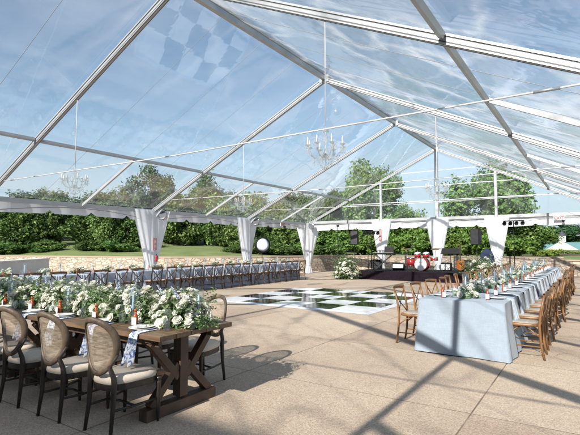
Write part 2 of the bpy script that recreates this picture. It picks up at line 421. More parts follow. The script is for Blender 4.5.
def gloss(name, col, rough, f=None):
    m, nt, out = new_mat(name)
    b = N(nt, 'ShaderNodeBsdfPrincipled', Roughness=rough)
    s = ramp(nt, noise_t(nt, 3, 5, coords(nt, 'Object'), .7), .4, .8)
    nt.links.new(mix_c(nt, math_n(nt, 'MULTIPLY', s, .12), col, (.35, .32, .28)), b.inputs['Base Color'])
    bp = N(nt, 'ShaderNodeBump', Strength=.12, Distance=.01); nt.links.new(noise_t(nt, 2.2, 2, coords(nt, 'Object')), bp.inputs['Height']); nt.links.new(bp.outputs[0], b.inputs['Normal'])
    nt.links.new(math_n(nt, 'ADD', math_n(nt, 'MULTIPLY', s, .12), rough), b.inputs['Roughness'])
    nt.links.new(b.outputs[0], out.inputs[0]); return m
M['tile_w'] = gloss('white gloss dance tile', (.86, .87, .88), .16)
M['tile_b'] = gloss('black gloss dance tile', (.008, .009, .01), .04)

# ------------------------------------------------------------------ ground, bank, walls
def struct_grid(name, x0, x1, y0, y1, z, mat, kind='structure'):
    mb = MB(); mb.add([(x0, y0, z), (x1, y0, z), (x1, y1, z), (x0, y1, z)], [(0, 1, 2, 3)])
    return struct(mb.build(name, mat), kind)
struct_grid('ground', -500, 500, -500, 600, -.03, M['grass'])
WALL = [(-33, 12.6), (-30, 14.0), (-27.7, 14.7), (-24, 15.3), (-21, 16.2), (-19.2, 17.1), (-17.2, 18.9), (-15.6, 21.2), (-14.7, 23.6), (-14.4, 25.6),
        (-13.6, 26.3), (-11, 26.7), (-8, 27.1), (-5, 27.5), (-1.2, 28.0), (3, 28.2), (9, 28.6), (16, 29)]
C0 = Vector((-4, 12))
def wall_d(x, y):
    """signed distance outside the wall line, measured along rays from C0, and the bank height factor"""
    v = Vector((x, y)) - C0; a = math.atan2(v.y, v.x); r = v.length
    pts = [((Vector(p) - C0), p) for p in WALL]
    if a < 0: a += 2 * PI
    for (p, _), (q, _) in zip(pts, pts[1:]):
        a0, a1 = math.atan2(p.y, p.x), math.atan2(q.y, q.x)
        if a1 <= a <= a0:
            t = (a - a0) / (a1 - a0); rr = p.length * (1 - t) + q.length * t
            return r - rr, a
    return (r - pts[0][0].length, a) if a > PI / 2 else (r - pts[-1][0].length, a)
def bank_z(d, a):
    prof = [(0, .78), (3, 1.0), (7, 1.2), (12, 1.5), (20, 2.2), (40, 3.2), (80, 4.0), (200, 5)]
    z = prof[-1][1]
    for (d0, z0), (d1, z1) in zip(prof, prof[1:]):
        if d0 <= d <= d1: z = z0 + (z1 - z0) * (d - d0) / (d1 - d0); break
    k = max(0.0, min(1.0, (math.degrees(a) - 100) / 50)); k = k * k * (3 - 2 * k)
    return .7 + (z - .7) * (.12 + .88 * k)
def ground_z(x, y):
    d, a = wall_d(x, y); return bank_z(max(d, 0), a)
mb = MB(); ds = [.2, 1.5, 3, 5, 7, 9.5, 12, 15, 20, 28, 40, 60, 90, 150]
vs = []; fs = []
WP = []
for (p, q) in zip(WALL, WALL[1:]):
    for t in (0, .33, .66): WP.append(Vector(p).lerp(Vector(q), t))
WP.append(Vector(WALL[-1]))
for p in WP:
    u = (p - C0).normalized()
    for d in ds:
        q = p + u * d; a = math.atan2((q - C0).y, (q - C0).x) % (2 * PI)
        vs.append((q.x, q.y, bank_z(d, a) + noise.noise((q.x * .2, q.y * .2, 0)) * .12 * min(d, 6) / 6))
nd = len(ds)
for i in range(len(WP) - 1):
    for j in range(nd - 1): fs.append((i * nd + j, i * nd + j + 1, (i + 1) * nd + j + 1, (i + 1) * nd + j))
mb.add(vs, fs, True); struct(mb.build('lawn_bank', M['grass']))
mb = MB(); mb.add([(p[0], p[1], 0) for p in WALL[::-1]] + [(-33, -30, 0), (16, -30, 0)], [tuple(range(len(WALL) + 2))])
pat = mb.build('patio', M['patio']); struct(pat)

def wall_strip(name, pts, h, th, mat, capm, label, cap_h=.07, cap_over=.05):
    root = empty(name, (pts[0][0], pts[0][1], 0)); o = Vector(root.location)
    body, cap = MB(), MB()
    P = [Vector((p[0], p[1], 0)) for p in pts]
    nr = []
    for i in range(len(P)):
        t = (P[min(i + 1, len(P) - 1)] - P[max(i - 1, 0)]).normalized(); nr.append(Vector((-t.y, t.x, 0)))
    def sec(mbx, w, z0, z1):
        vs = []
        for p, n in zip(P, nr):
            a, b = p + n * w / 2 - o, p - n * w / 2 - o
            vs += [(a.x, a.y, z0), (b.x, b.y, z0), (b.x, b.y, z1), (a.x, a.y, z1)]
        fs = []
        for i in range(len(P) - 1):
            for k in range(4): fs.append((i * 4 + k, (i + 1) * 4 + k, (i + 1) * 4 + (k + 1) % 4, i * 4 + (k + 1) % 4))
        fs += [(0, 1, 2, 3), tuple(len(vs) - 4 + k for k in (3, 2, 1, 0))]
        mbx.add(vs, fs)
    sec(body, th, -.05, h - cap_h); sec(cap, th + 2 * cap_over, h - cap_h, h)
    ob = body.build('wall_body', mat, root); cap.build('coping', capm, root)
    # uv along the run for the stone courses
    me = ob.data; uv = me.uv_layers.new(name='UVMap'); S = [0.0]
    for a, b in zip(P, P[1:]): S.append(S[-1] + (b - a).length)
    for poly in me.polygons:
        for li in poly.loop_indices:
            vi = me.loops[li].vertex_index; co = me.vertices[vi].co
            uv.data[li].uv = (S[vi // 4] + (.13 if vi % 4 in (1, 2) else 0), co.z)
    tag(root, label, 'wall'); return root
fine = []
for p, q in zip(WALL, WALL[1:]):
    n = max(1, int((Vector(q) - Vector(p)).length / .8))
    fine += [tuple(Vector(p).lerp(Vector(q), t / n)) for t in range(n)]
fine.append(WALL[-1])
cut = [i for i, p in enumerate(fine) if p[0] > -1.6][0]
wall_strip('stone_wall', fine[:cut + 1], 1.0, .45, M['stone'], M['stone'], 'low tan rubble stone wall curving behind the tent and stage', cap_h=.08, cap_over=.02)
wr = wall_strip('stone_wall', fine[cut:], .86, .5, M['stone'], M['stone'], 'short stone wall under a dark rail beyond the end of the pale blue table')
for o in wr.children:
    if o.name.startswith('wall_body'): o.name = 'wall_body'
rail = empty('dark_rail', (fine[cut][0], fine[cut][1], 0))
mb = MB()
base = Vector((fine[cut][0], fine[cut][1], 0))
rp = [Vector((p[0], p[1], 0)) - base for p in fine[cut:]]
for a, b in zip(rp, rp[1:]): mb.bar(a + Vector((-.15, -.32, 1.12)), b + Vector((0, -.32, 1.12)), .14, .08)
mb.build('handrail', M['black_wood'], rail)
for k in (1, 5, 9, 13, 17):
    if k < len(rp):
        MB().bar(rp[k] + Vector((0, -.34, 0)), rp[k] + Vector((0, -.34, 1.08)), .13, .13).build('rail_post', M['black_wood'], rail)
tag(rail, 'dark timber rail in front of the short stone wall by the far pale table end', 'railing')
wall_strip('white_wall', [(-16.6, 6.15), (-18.3, 8.0), (-19.9, 9.75), (-21.44, 11.4)], 1.0, .3, M['whitewall'], M['whitewall'], 'low white painted wall in front of the curving stone wall', .06, .03)

# ------------------------------------------------------------------ trees
def leaf(vs, fs, c, nrm, L, W, rnd):
    t = nrm.cross(Vector((rnd.uniform(-1, 1), rnd.uniform(-1, 1), rnd.uniform(-1, 1))))
    if t.length < 1e-3: return
    t.normalize(); b = nrm.cross(t); o = len(vs)
    k = nrm * (L * .12)
    vs += [c - t * L / 2, c + b * W / 2 + k, c + t * L / 2, c - b * W / 2 + k]
    fs.append((o, o + 1, o + 2, o + 3))
def crown_mesh(name, seed, nblob, nleaf, L, W, mat, rx=1.0, z0=-1.0, z1=1.0, low=0.0):
    """unit crown (radius about 1, height -1..1) of leaf faces gathered on lumpy boughs"""
    rnd = random.Random(seed); vs, fs = [], []; blobs = []
    for i in range(nblob):
        while True:
            p = Vector((rnd.uniform(-1, 1), rnd.uniform(-1, 1), rnd.uniform(-1, 1)))
            if .45 < p.length < .9 or (i < nblob // 5 and p.length < .45): break
        if low: p.z = p.z * (1 - low) - low * .3
        w = 1 - .25 * max(0, p.z)
        blobs.append((Vector((p.x * w * .84, p.y * w * .84, p.z * .78)), rnd.uniform(.13, .36)))
    per = nleaf // nblob
    for c, r in blobs:
        for _ in range(int(per * (r / .3) ** 2)):
            d = Vector((rnd.gauss(0, 1), rnd.gauss(0, 1), rnd.gauss(0, 1))).normalized()
            rr = r * (rnd.random() ** .4) * (1 + .45 * noise.noise(c * 7 + d * 2.5))
            n = (d + Vector((rnd.gauss(0, .55), rnd.gauss(0, .55), rnd.gauss(.3, .55)))).normalized()
            s = rnd.uniform(.45, 1.45)
            leaf(vs, fs, c + d * rr, n, L * s, W * s, rnd)
    m = MB(); m.add(vs, fs); me_o = m.build(name, mat); me = me_o.data
    bpy.data.objects.remove(me_o)
    return me, blobs
def trunk_mesh(name, blobs, seed, lowz):
    rnd = random.Random(seed); m = MB()
    top = Vector((0, 0, .35))
    m.tube([(0, 0, lowz), (.02, .01, lowz * .6), (-.01, .02, -.35), (0, 0, 0), top], [.085, .065, .055, .04, .015], 8)
    for c, r in blobs[:11]:
        s = Vector((0, 0, rnd.uniform(-.6, .1)))
        m.tube([s, s.lerp(c, .5) + Vector((0, 0, .06)), c], [.03, .02, .007], 6)
    o = m.build(name, M['bark']); me = o.data; bpy.data.objects.remove(o); return me
CR = {}
for key, matk, nb, nl, L, W, seeds in (('B', 'leaf_dark', 40, 12000, .085, .055, (1, 2)), ('R', 'leaf_dark', 34, 7600, .105, .068, (11, 12)), ('K', 'leaf_bright', 32, 6600, .11, .075, (13, 14)), ('F', 'leaf_mid', 44, 13000, .075, .05, (3, 4)),
                                        ('S', 'leaf_dark', 20, 4200, .13, .085, (5, 6)), ('H', 'leaf_bright', 20, 4600, .13, .085, (7, 8)),
                                        ('D', 'leaf_far', 24, 4500, .12, .08, (9,)), ('Y', 'leaf_yellow', 14, 2600, .15, .09, (10,))):
    CR[key] = []
    for sd in seeds:
        me, bl = crown_mesh('crown', sd, nb, nl, L, W, M['leaf_mid' if sd in (6, 12) else matk], low=(.25 if key in 'SHY' else .12 if key in 'RK' else 0))
        CR[key].append((me, trunk_mesh('trunk', bl, sd + 50, -1.15 if key in 'SHYRK' else -1.6)))
TREES = [
 ('B',-40.3,16.5,5.6,3.2),('B',-42.2,20.1,6.6,3.4),('B',-43.6,24.0,7.3,3.4),('B',-38.3,25.1,6.8,2.6),('B',-40.7,29.5,7.7,2.8),('B',-32.5,26.5,9.0,3.2),
 ('B',-35.8,32.7,7.3,3.0),('B',-29.9,30.7,8.7,2.9),('B',-31.5,36.8,7.6,3.0),('B',-26.7,35.2,6.5,3.0),('B',-25.5,38.4,7.3,3.0),('B',-23.4,39.8,7.1,3.0),
 ('F',-15.5,35.4,9.2,3.4),('F',-7.4,43.2,9.3,4.4),('F',-20.4,39.4,7.1,2.6),('F',-15.7,44.9,6.3,2.4),('F',-5.0,44.8,4.5,2.6),('F',-4.4,50.0,3.8,2.4),
 ('R',-46.8,17.3,4.5,2.7),('R',-46.1,18.4,6.0,2.4),('R',-43.8,19.0,5.3,1.8),('R',-41.5,19.0,4.3,2.6),('R',-40.5,19.6,5.2,2.3),('R',-38.6,20.6,6.1,2.1),('R',-35.0,22.9,6.8,2.5),('R',-34.3,23.7,5.0,2.2),('R',-34.9,26.0,5.9,2.8),('R',-33.6,26.8,5.4,2.9),('R',-30.4,26.6,6.0,1.8),('R',-29.1,26.6,6.2,2.5),('R',-29.3,28.7,5.4,1.9),('R',-27.2,29.4,6.5,2.3),('R',-25.2,29.2,5.2,2.3),('R',-25.4,31.9,6.8,2.9),('R',-23.9,31.9,6.0,2.3),('R',-23.4,33.6,6.0,2.9),('R',-21.6,34.7,6.6,1.9),('R',-20.4,35.0,5.3,2.2),('R',-19.0,36.2,7.3,2.6),('R',-46.2,27.1,6.5,2.4),('R',-45.5,27.5,6.2,2.4),
 ('S',-38.7,15.4,2.3,1.7),('S',-38.8,16.7,2.4,1.4),('S',-36.1,16.7,2.6,1.4),('S',-36.7,18.3,2.6,1.3),('S',-34.7,18.5,2.4,1.4),('S',-32.0,21.0,2.4,1.5),('S',-31.4,21.6,2.7,1.5),('S',-28.8,21.5,2.2,1.7),('S',-22.0,27.6,2.6,1.5),('S',-21.3,28.2,2.5,1.5),('S',-19.9,29.1,2.1,1.5),('S',-19.0,29.5,2.4,1.4),('S',-17.4,29.1,2.4,1.7),
 ('K',-20.0,34.5,4.5,2.0),('K',-19.2,36.7,5.1,2.0),('K',-18.2,38.5,5.1,2.2),('K',-16.1,37.9,4.8,2.1),('K',-14.4,38.1,4.5,1.9),('K',-13.0,39.1,5.0,2.0),('K',-11.8,40.6,4.5,2.1),('K',-10.1,40.6,4.9,2.3),('K',-8.7,41.4,4.6,2.1),('K',-7.7,44.2,4.9,2.2),('K',-6.1,44.7,4.7,2.3),('K',-4.7,45.9,3.7,1.9),
 ('R',-39.6,15.6,4.1,1.8),('R',-38.4,16.5,4.6,2.2),('R',-37.1,17.0,3.9,2.0),('R',-35.6,17.4,4.9,2.1),('R',-34.8,18.5,4.0,1.5),('R',-32.2,20.4,4.8,2.2),('R',-29.6,20.3,5.1,1.8),('R',-28.9,21.4,4.0,1.7),('R',-22.1,26.9,4.2,2.1),('R',-19.8,25.4,3.6,1.7),('R',-20.0,27.7,4.5,2.2),('R',-19.4,28.8,3.4,1.8),('R',-17.5,28.5,3.4,1.6),('R',-16.6,29.3,3.7,1.9),
 ('S',-35.2,13.6,1.7,1.1),('S',-35.2,14.3,1.9,1.5),('S',-33.4,14.6,2.1,1.3),('S',-32.4,15.1,1.8,1.3),('S',-32.4,16.0,1.9,1.1),('S',-31.4,16.1,2.0,1.5),('S',-30.9,16.8,2.2,1.2),('S',-28.4,17.9,2.2,1.0),('S',-28.2,18.5,2.0,1.4),('S',-26.7,18.8,2.2,1.1),('S',-26.5,19.4,1.9,1.2),('S',-19.9,23.9,2.0,1.4),('S',-19.0,24.3,2.2,1.4),('S',-18.5,25.1,2.0,1.1),('S',-17.9,25.5,2.1,1.1),('S',-16.5,25.6,1.8,1.4),('S',-15.9,26.2,2.2,1.2),('S',-15.3,26.5,1.9,1.3),('S',-14.8,27.3,2.1,1.2),
 ('H',-16.4,28.8,3.1,1.6),('H',-15.3,29.6,3.1,1.7),('H',-14.6,31.2,3.4,1.8),('H',-13.1,31.0,3.1,1.7),('H',-12.3,32.7,3.3,1.8),('H',-10.9,32.5,3.1,1.7),
 ('H',-10.1,34.2,3.3,1.8),('H',-8.6,34.0,3.1,1.7),('H',-7.7,35.8,3.3,1.8),('H',-6.4,35.5,3.1,1.7),('H',-5.5,37.3,3.1,1.8),('H',-4.4,38.0,2.8,1.7),
 ('D',-7.1,97.6,5.5,6.0),('D',-4.7,105.2,6.5,6.0),('D',-0.8,105.4,4.1,6.0),('D',1.7,111.9,4.6,6.0),('D',-10.5,107.3,5.5,6.0),('Y',-2.4,39.3,1.6,1.2),('Y',-2.0,42.0,1.4,1.0),('Y',-1.2,43.7,1.3,1.0),('Y',-2.7,37.9,1.5,1.1)]
KIND = {'R': ('bank_tree', 'tree', 'lower trees along the bank'), 'K': ('hedge_tree', 'tree', 'trees behind the hedge'), 'B': ('broadleaf_tree', 'tree', 'trees on the bank'), 'F': ('broadleaf_tree', 'tree', 'trees beyond the gable end'),
        'S': ('bank_shrub', 'shrub', 'shrubs along the bank'), 'H': ('hedge_shrub', 'shrub', 'hedge shrubs behind the stage'),
        'D': ('distant_tree', 'tree', 'distant trees'), 'Y': ('yellow_shrub', 'shrub', 'yellow shrubs before the pavilion')}
LAB = {'R': 'bushy dark tree low on the bank, {} along from the white wall end', 'K': 'bright leafy tree behind the hedge shrubs, {} from the tent corner drape', 'B': 'dark green leafy tree on the grass bank, {} along from the white wall', 'F': '{}',
       'S': 'low dark bank shrub, {} along the curving stone wall from its white wall end', 'H': 'bright green shrub behind the stage wall, {} counted from the tent corner drape',
       'D': 'hazy distant tree on the skyline, {} from the gable end post', 'Y': 'yellow-green shrub below the far pavilion roof, {} of its little group'}
FL = ['big airy green tree rising above the keyboard and stage', 'largest round green tree seen above the black speaker and music stand',
      'medium green tree standing left behind the big airy stage tree', 'smaller tree peeping between the two big trees behind the drums',
      'bushy green tree below the largest round tree, behind the lamp bar', 'low leafy tree just beside the distant pavilion']
cnt = {}
for k, x, y, top, r in TREES:
    i = cnt.get(k, 0); cnt[k] = i + 1
    gz = ground_z(x, y) - .1
    root = empty(KIND[k][0], (x, y, gz), R.uniform(0, 6.28))
    tag(root, FL[i] if k == 'F' else LAB[k].format(ORD[i]), KIND[k][1], KIND[k][2])
    cm, tm = CR[k][i % len(CR[k])]
    h = top - gz
    if k in 'SHYRK': ch = h / 2 * 1.12; cz = h - ch * .95
    else: ch = h * .44; cz = h - ch * .92
    mesh_obj('crown', cm, root, (0, 0, cz), sc=(r, r, ch)); mesh_obj('trunk', tm, root, (0, 0, cz), sc=(r * .7, r * .7, cz / (1.15 if k in 'SHYRK' else 1.6)))

# far pavilion
pv = empty('pavilion', (-3.7, 86.5, .3))
mb = MB(); mb.box((0, 0, .4), (9, 6, .8)); mb.build('wall', M['louver'], pv)
mb = MB(); mb.add([(-7.5, -3.6, .75), (7.5, -3.6, .75), (7.5, 3.6, .75), (-7.5, 3.6, .75), (-5.5, 0, 2.0), (5.5, 0, 2.0)], [(0, 1, 5, 4), (2, 3, 4, 5), (1, 2, 5), (3, 0, 4), (0, 3, 2, 1)])
mb.build('roof', M['teal'], pv)
mb = MB(); mb.add([(-2.2, -3.9, .8), (2.2, -3.9, .8), (0, -3.9, 2.15), (-2.2, 0, .8), (2.2, 0, .8), (0, 0, 2.15)], [(0, 1, 2), (0, 2, 5, 3), (1, 4, 5, 2)]); mb.build('gable', M['tanroof'], pv)
cup = MB().box((0, -1, 2.55), (1.0, 1.0, 1.0)).build('cupola', M['louver'], pv)
mb = MB(); [mb.box((0, -1.51, 2.25 + .14 * i), (.8, .03, .06)) for i in range(5)]; mb.build('louvers', M['slate'], cup)
mb = MB(); mb.lathe([(.82, 3.05), (.5, 3.25), (.3, 3.5), (.08, 3.75), (.0, 4.2)], 8, (0, -1, 0)); mb.build('cupola_roof', M['slate'], cup)
tag(pv, 'distant pavilion with teal roof, cream gable and louvred cupola', 'pavilion')

# unseen house added behind the photographer so its roof shades the near paving
hs = empty('added_shade_house', (-6, -14, 0))
mb = MB(); mb.box((0, -1.5, 2.6), (34, 9, 5.2)); mb.build('wall', M['housebrick'], hs)
mb = MB(); mb.add([(-17.6, -6.6, 5.2), (17.6, -6.6, 5.2), (17.6, 3.4, 5.2), (-17.6, 3.4, 5.2), (-17.6, 0, 10.5), (17.6, 0, 10.5)], [(0, 1, 5, 4), (2, 3, 4, 5), (1, 2, 5), (3, 0, 4), (0, 3, 2, 1)])
mb.build('roof', M['slate'], hs)
for i in range(7):
    w = MB().box((-14 + i * 4.6, 3.03, 2.2), (1.3, .08, 2.2)).build('window', M['louver'], hs)
    MB().box((-14 + i * 4.6, 3.09, 2.2), (1.1, .04, 2.0)).build('pane', M['winglass'], w)
tag(hs, 'unseen pale brick house added behind the open tent end to shade the paving', 'house')

# ------------------------------------------------------------------ tent
tent = empty('frame_tent', (XR, 8, 0)); TO = Vector(tent.location)
tag(tent, 'large clear-roofed gable tent with aluminium frame and white valance', 'tent')
def tp(name, mb, mat): 
    mb.v = [tuple(Vector(p) - TO) for p in mb.v]
    return mb.build(name, mat, tent)
def roof_z(x): return ZR - SL * abs(x - XR)
up_l = Vector((-SL, 0, 1)).normalized(); up_r = Vector((SL, 0, 1)).normalized()
RH = .2
for i, y in enumerate(FY):
    for sx, xe, u in ((-1, XL, up_l), (1, XE, up_r)):
        a, b = Vector((XR, y, ZR)), Vector((xe, y, ZE))
        a2 = a - u * .12; b2 = b - u * .12
        m = MB(); m.bar(a2, b2, .086, .13, u)
        # keder grooves: slim ribs proud of the web
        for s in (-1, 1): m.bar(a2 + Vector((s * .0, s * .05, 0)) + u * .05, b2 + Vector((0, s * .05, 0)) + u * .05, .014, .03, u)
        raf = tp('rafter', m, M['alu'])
        m = MB()  # dark strips laid on the faces, painting the shade inside the grooves
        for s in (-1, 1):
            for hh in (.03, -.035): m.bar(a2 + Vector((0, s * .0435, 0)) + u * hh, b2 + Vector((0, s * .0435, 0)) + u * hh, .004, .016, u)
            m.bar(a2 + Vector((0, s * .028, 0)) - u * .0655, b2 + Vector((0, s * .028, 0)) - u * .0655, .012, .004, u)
        m.v = [tuple(Vector(p) - TO) for p in m.v]; m.build('keder_groove_shade', M['groove'], raf)
        m = MB(); m.box((xe, y, ZE / 2), (.12, .12, ZE - .12)); m.box((xe, y, .012), (.34, .34, .024)); tp('post', m, M['alu'])
        k = .13  # corner knee plates
        m = MB(); m.bar((xe - sx * .0, y + .07, ZE - .42), (xe - sx * .62, y + .07, roof_z(xe - sx * .62) - .18), .03, .07); tp('knee_brace', m, M['alu'])
    m = MB(); m.box((XR, y, ZR - .12), (.3, .13, .2)); tp('ridge_joint', m, M['alu_dark'])
    if i in (1, 2, 3, 4):
        zt = 3.22; xa = XR - (ZR - zt - .25) / SL; xb = XR + (ZR - zt - .25) / SL
        m = MB(); m.tube([(xa, y, zt + .02), ((xa + xb) / 2, y, zt - .04), (xb, y, zt + .02)], .012, 6); tp('tie_cable', m, M['cable'])
        for xx in (xa + .5, xb - .5):
            m = MB(); m.tube([(xx - .13, y, zt + .015), (xx + .13, y, zt + .015)], .018, 6); tp('turnbuckle', m, M['alu_dark'])
for i in range(len(FY) - 1):
    y1, y0 = FY[i], FY[i + 1]; ym = (y0 + y1) / 2
    m = MB(); m.bar((XR, y0 + .07, ZR - .1), (XR, y1 - .07, ZR - .1), .1, .12); m.tube([(XR, y0, ZR + .02), (XR, y1, ZR + .02)], .06, 8); tp('ridge_beam', m, M['alu_dark'])
    for sx, xe, u, vm in ((-1, XL, up_l, 'vinyl_l'), (1, XE, up_r, 'vinyl_r')):
        xp = XR + sx * 4.88; zp = roof_z(xp)
        m = MB(); m.bar(Vector((xp, y0 + .07, zp)) - u * .11, Vector((xp, y1 - .07, zp)) - u * .1, .07, .075, u); tp('purlin', m, M['alu_dark'])
        m = MB(); m.bar((xe, y0 + .07, ZE - .1), (xe, y1 - .07, ZE - .1), .09, .13); tp('eave_beam', m, M['alu'])
        m = MB(); m.bar(Vector((xp, ym, zp)) - u * .1, Vector((xe, ym, ZE)) - u * .1, .06, .08, u); tp('jack_rafter', m, M['alu'])
        m = MB()
        def fn(a, b, xe=xe, y0=y0, y1=y1, u=u):
            x = XR + (xe - XR) * a; y = y0 + (y1 - y0) * b
            z = ZR - SL * abs(x - XR)
            s = -.05 * math.sin(PI * a) * math.sin(PI * b) + .012 * noise.noise((x * .8, y * .8, 3))
            return Vector((x, y, z)) + u * s
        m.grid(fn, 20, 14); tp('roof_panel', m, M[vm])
        m = MB()
        for q in (.25, .5, .75):
            yy = y0 + (y1 - y0) * q; m.tube([fn(a / 10, q) for a in range(11)], .005, 4)
        tp('roof_seam', m, M['cord'])
        # valance with keyhole notches
        m = MB(); nseg = 60; vs = []; fs = []
        for j in range(nseg + 1):
            t = j / nseg; yy = y0 + .04 + (y1 - y0 - .08) * t
            notch = 0
            for c in (.32, .57, .82):
                dd = abs(t - c) * (y1 - y0)
                notch = max(notch, .13 * max(0, 1 - dd / .14))
            zb = 2.5 + .05 * math.sin(PI * t) + notch
            off = sx * (.075 + .012 * math.sin(t * 40))
            vs += [(xe + off, yy, ZE - .02), (xe + off + sx * .006, yy, zb), (xe + off + sx * .012, yy, zb), (xe + off + sx * .01, yy, ZE - .02)]
        for j in range(nseg):
            for k in range(4): fs.append((j * 4 + k, j * 4 + (k + 1) % 4, (j + 1) * 4 + (k + 1) % 4, (j + 1) * 4 + k))
        m.add(vs, fs); tp('valance', m, M['valance'])
        m = MB(); m.tube([(xe - sx * .02, y0 + (y1 - y0) * j / 16, 2.52 + .25 * math.sin(PI * j / 16)) for j in range(17)], .01, 6); tp('arch_line', m, M['cord'])  # thin arched tube just inside the valance
# gable end at FY[0]
GX = [-11.9, -9.2, XR, -3.55, -.95]
yg = FY[0]
for x in GX[1:4]:
    zt = roof_z(x) - .2
    m = MB(); m.box((x, yg + .0, zt / 2), (.11 if x != XR else .15, .1, zt)); tp('gable_post', m, M['alu'])
m = MB()
xs = [XL] + GX[1:4] + [XE]
for a, b in zip(xs, xs[1:]): m.bar((a + .08, yg, ZE - .04), (b - .08, yg, ZE - .04), .09, .14)
tp('gable_beam', m, M['alu'])
m = MB(); yv = yg + .09
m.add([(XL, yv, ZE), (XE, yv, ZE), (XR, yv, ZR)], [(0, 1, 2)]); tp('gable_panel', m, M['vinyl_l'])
for zz in (3.85, 4.6, 5.35):
    hw = (ZR - zz) / SL
    m = MB(); m.box((XR, yg + .1, zz), (2 * hw - .2, .012, .035)); tp('gable_seam', m, M['valance'])
for a, b in zip(xs, xs[1:]):
    nseg = 40; vs = []; fs = []; m = MB()
    for j in range(nseg + 1):
        t = j / nseg; x = a + .02 + (b - a - .04) * t; notch = 0
        for c in (.33, .67): notch = max(notch, .1 * max(0, 1 - abs(t - c) * (b - a) / .12))
        zb = 2.42 + .07 * math.sin(PI * t) + notch
        o = .1 + .01 * math.sin(t * 30)
        vs += [(x, yg + o, ZE + .04), (x, yg + o, zb), (x, yg + o + .005, zb), (x, yg + o + .005, ZE + .04)]
    for j in range(nseg):
        for k in range(4): fs.append((j * 4 + k, j * 4 + (k + 1) % 4, (j + 1) * 4 + (k + 1) % 4, (j + 1) * 4 + k))
    m.add(vs, fs); tp('valance', m, M['valance'])
    m = MB(); m.tube([(a + (b - a) * j / 16, yg - .02, 2.5 + .32 * math.sin(PI * j / 16) ** .6) for j in range(17)], .009, 6); tp('arch_line', m, M['cable'])

# drapes tied round the posts
def drape(loc, rz, wtop, label, tie=.5, seed=0, ztop=2.9):
    root = empty('drape', loc, rz); m = MB(); rnd = random.Random(seed)
    ph = rnd.uniform(0, 6); n = 96; nv = 26
    def fn(a, b):
        z = .02 + (ztop - .02) * b
        if z < tie: w = .13 + .17 * ((tie - z) / tie) ** 1.2
        else: w = .13 + (wtop - .13) * ((z - tie) / (ztop - tie)) ** 1.0
        th = 2 * PI * a
        amp = .10 if z > tie else .2
        rip = 1 + .16 * noise.noise((math.cos(th) * 3 + seed, math.sin(th) * 3, z * .9)) + amp * (1 + noise.noise((th * 1.3, seed, z * .5))) * math.sin(th * 13 + ph + 1.2 * math.sin(th * 2 + z)) + .06 * math.sin(th * 7 + z * 1.3 + ph)
        if abs(z - tie) < .1: rip = 1 + (rip - 1) * .4
        dpt = .13 + .05 * (w / wtop)
        return Vector((w * math.cos(th) * (1 + .1 * (rip - 1)), dpt * math.sin(th) * rip + .02 * math.sin(th * 13 + ph), z))
    m.grid(fn, n, nv, closeu=True); m.build('curtain', M['drape'], root)
    m = MB(); m.tube([(math.cos(2 * PI * k / 20) * .15, math.sin(2 * PI * k / 20) * .15, tie) for k in range(20)], .022, 6, close=True); m.build('tieback', M['drape'], root)
    return tag(root, label, 'drape', 'sheer drapes on the tent posts')
drape((XL, FY[2], 0), PI / 2, .85, 'sheer grey-white drape on the side post nearest the white wall', seed=1)
drape((XL, FY[1], 0), PI / 2, .78, 'sheer grey-white drape on the side post beside the round pale disc', seed=2)
drape((XL, FY[0], 0), PI / 3.2, .8, 'sheer drape on the far corner post beside the stage flowers', seed=3)
drape((GX[1], yg, 0), 0, .55, 'white drape on the gable post behind the keyboard', tie=.62, seed=4)
drape((XR, yg, 0), 0, .58, 'white drape on the centre gable post behind the drum kit', tie=.62, seed=5)
drape((GX[3], yg, 0), 0, .55, 'bright white drape on the gable post beside the black lamp bar', tie=.62, seed=6)

# spot lamps on the posts
def spot(loc, label):
    root = empty('spot_lamp', loc, .5)
    mx = Matrix.Rotation(R.uniform(.9, 1.3), 3, 'X')
    MB().lathe([(.05, -.16), (.13, -.13), (.155, 0), (.17, .06), (.16, .065), (.14, .02)], 18, M=mx).build('housing', M['chrome'], root)
    MB().lathe([(0.0, .03), (.14, .03)], 18, M=mx, cap=False).build('lens', M['lens'], root)
    MB().tube([(-.15, 0, 0), (-.15, .0, .16), (0, .0, .22), (.15, 0, .16), (.15, 0, 0)], .012, 6).build('bracket', M['steel'], root)
    tag(root, label, 'lamp', 'round spot lamps clamped to the tent posts')
spot((XL + .42, FY[2] + .16, 2.7), 'round silver spot lamp on the side post nearest the white wall')
spot((XL + .42, FY[1] + .16, 2.7), 'round silver spot lamp on the middle side post above the round disc')
spot((XL + .4, FY[0] - .3, 2.7), 'round silver spot lamp on the far corner tent post')

# red extinguisher signs and extinguishers
def exsign(loc, rz, h, label):
    root = empty('fire_sign', loc, rz)
    MB().box((0, 0, 0), (.13, .016, h)).build('plate', M['signred'], root)
    m = MB(); rr = random.Random(3)
    n = 9
    for i in range(n): m.box((0, -.0115, h * (.42 - .84 * i / (n - 1))), (rr.uniform(.05, .075), .007, h * .06))
    m.build('lettering', M['cardstock'], root)
    tag(root, label, 'sign', 'red fire signs on tent posts')
exsign((XL + .21, FY[2] - .02, 1.63), PI / 2 + .0, .46, 'tall narrow red sign on the side post nearest the white wall')
exsign((GX[1] + .02, yg - .2, 2.15), 0, .6, 'tall narrow red sign on the gable drape behind the keyboard')
fx = empty('fire_extinguisher', (XL + .3, FY[2] - .02, .98), 0); fx.scale = (.62, .62, .62)
MB().lathe([(.06, 0), (.072, .02), (.072, .3), (.05, .36), (.02, .38)], 14).build('cylinder', M['signred'], fx)
m = MB(); m.box((0, 0, .41), (.05, .03, .05)); m.bar((0, 0, .44), (.1, 0, .47), .02, .012); m.build('valve', M['black'], fx)
MB().tube([(.03, 0, .4), (.1, .02, .36), (.1, .02, .15)], .011, 6).build('hose', M['black'], fx)
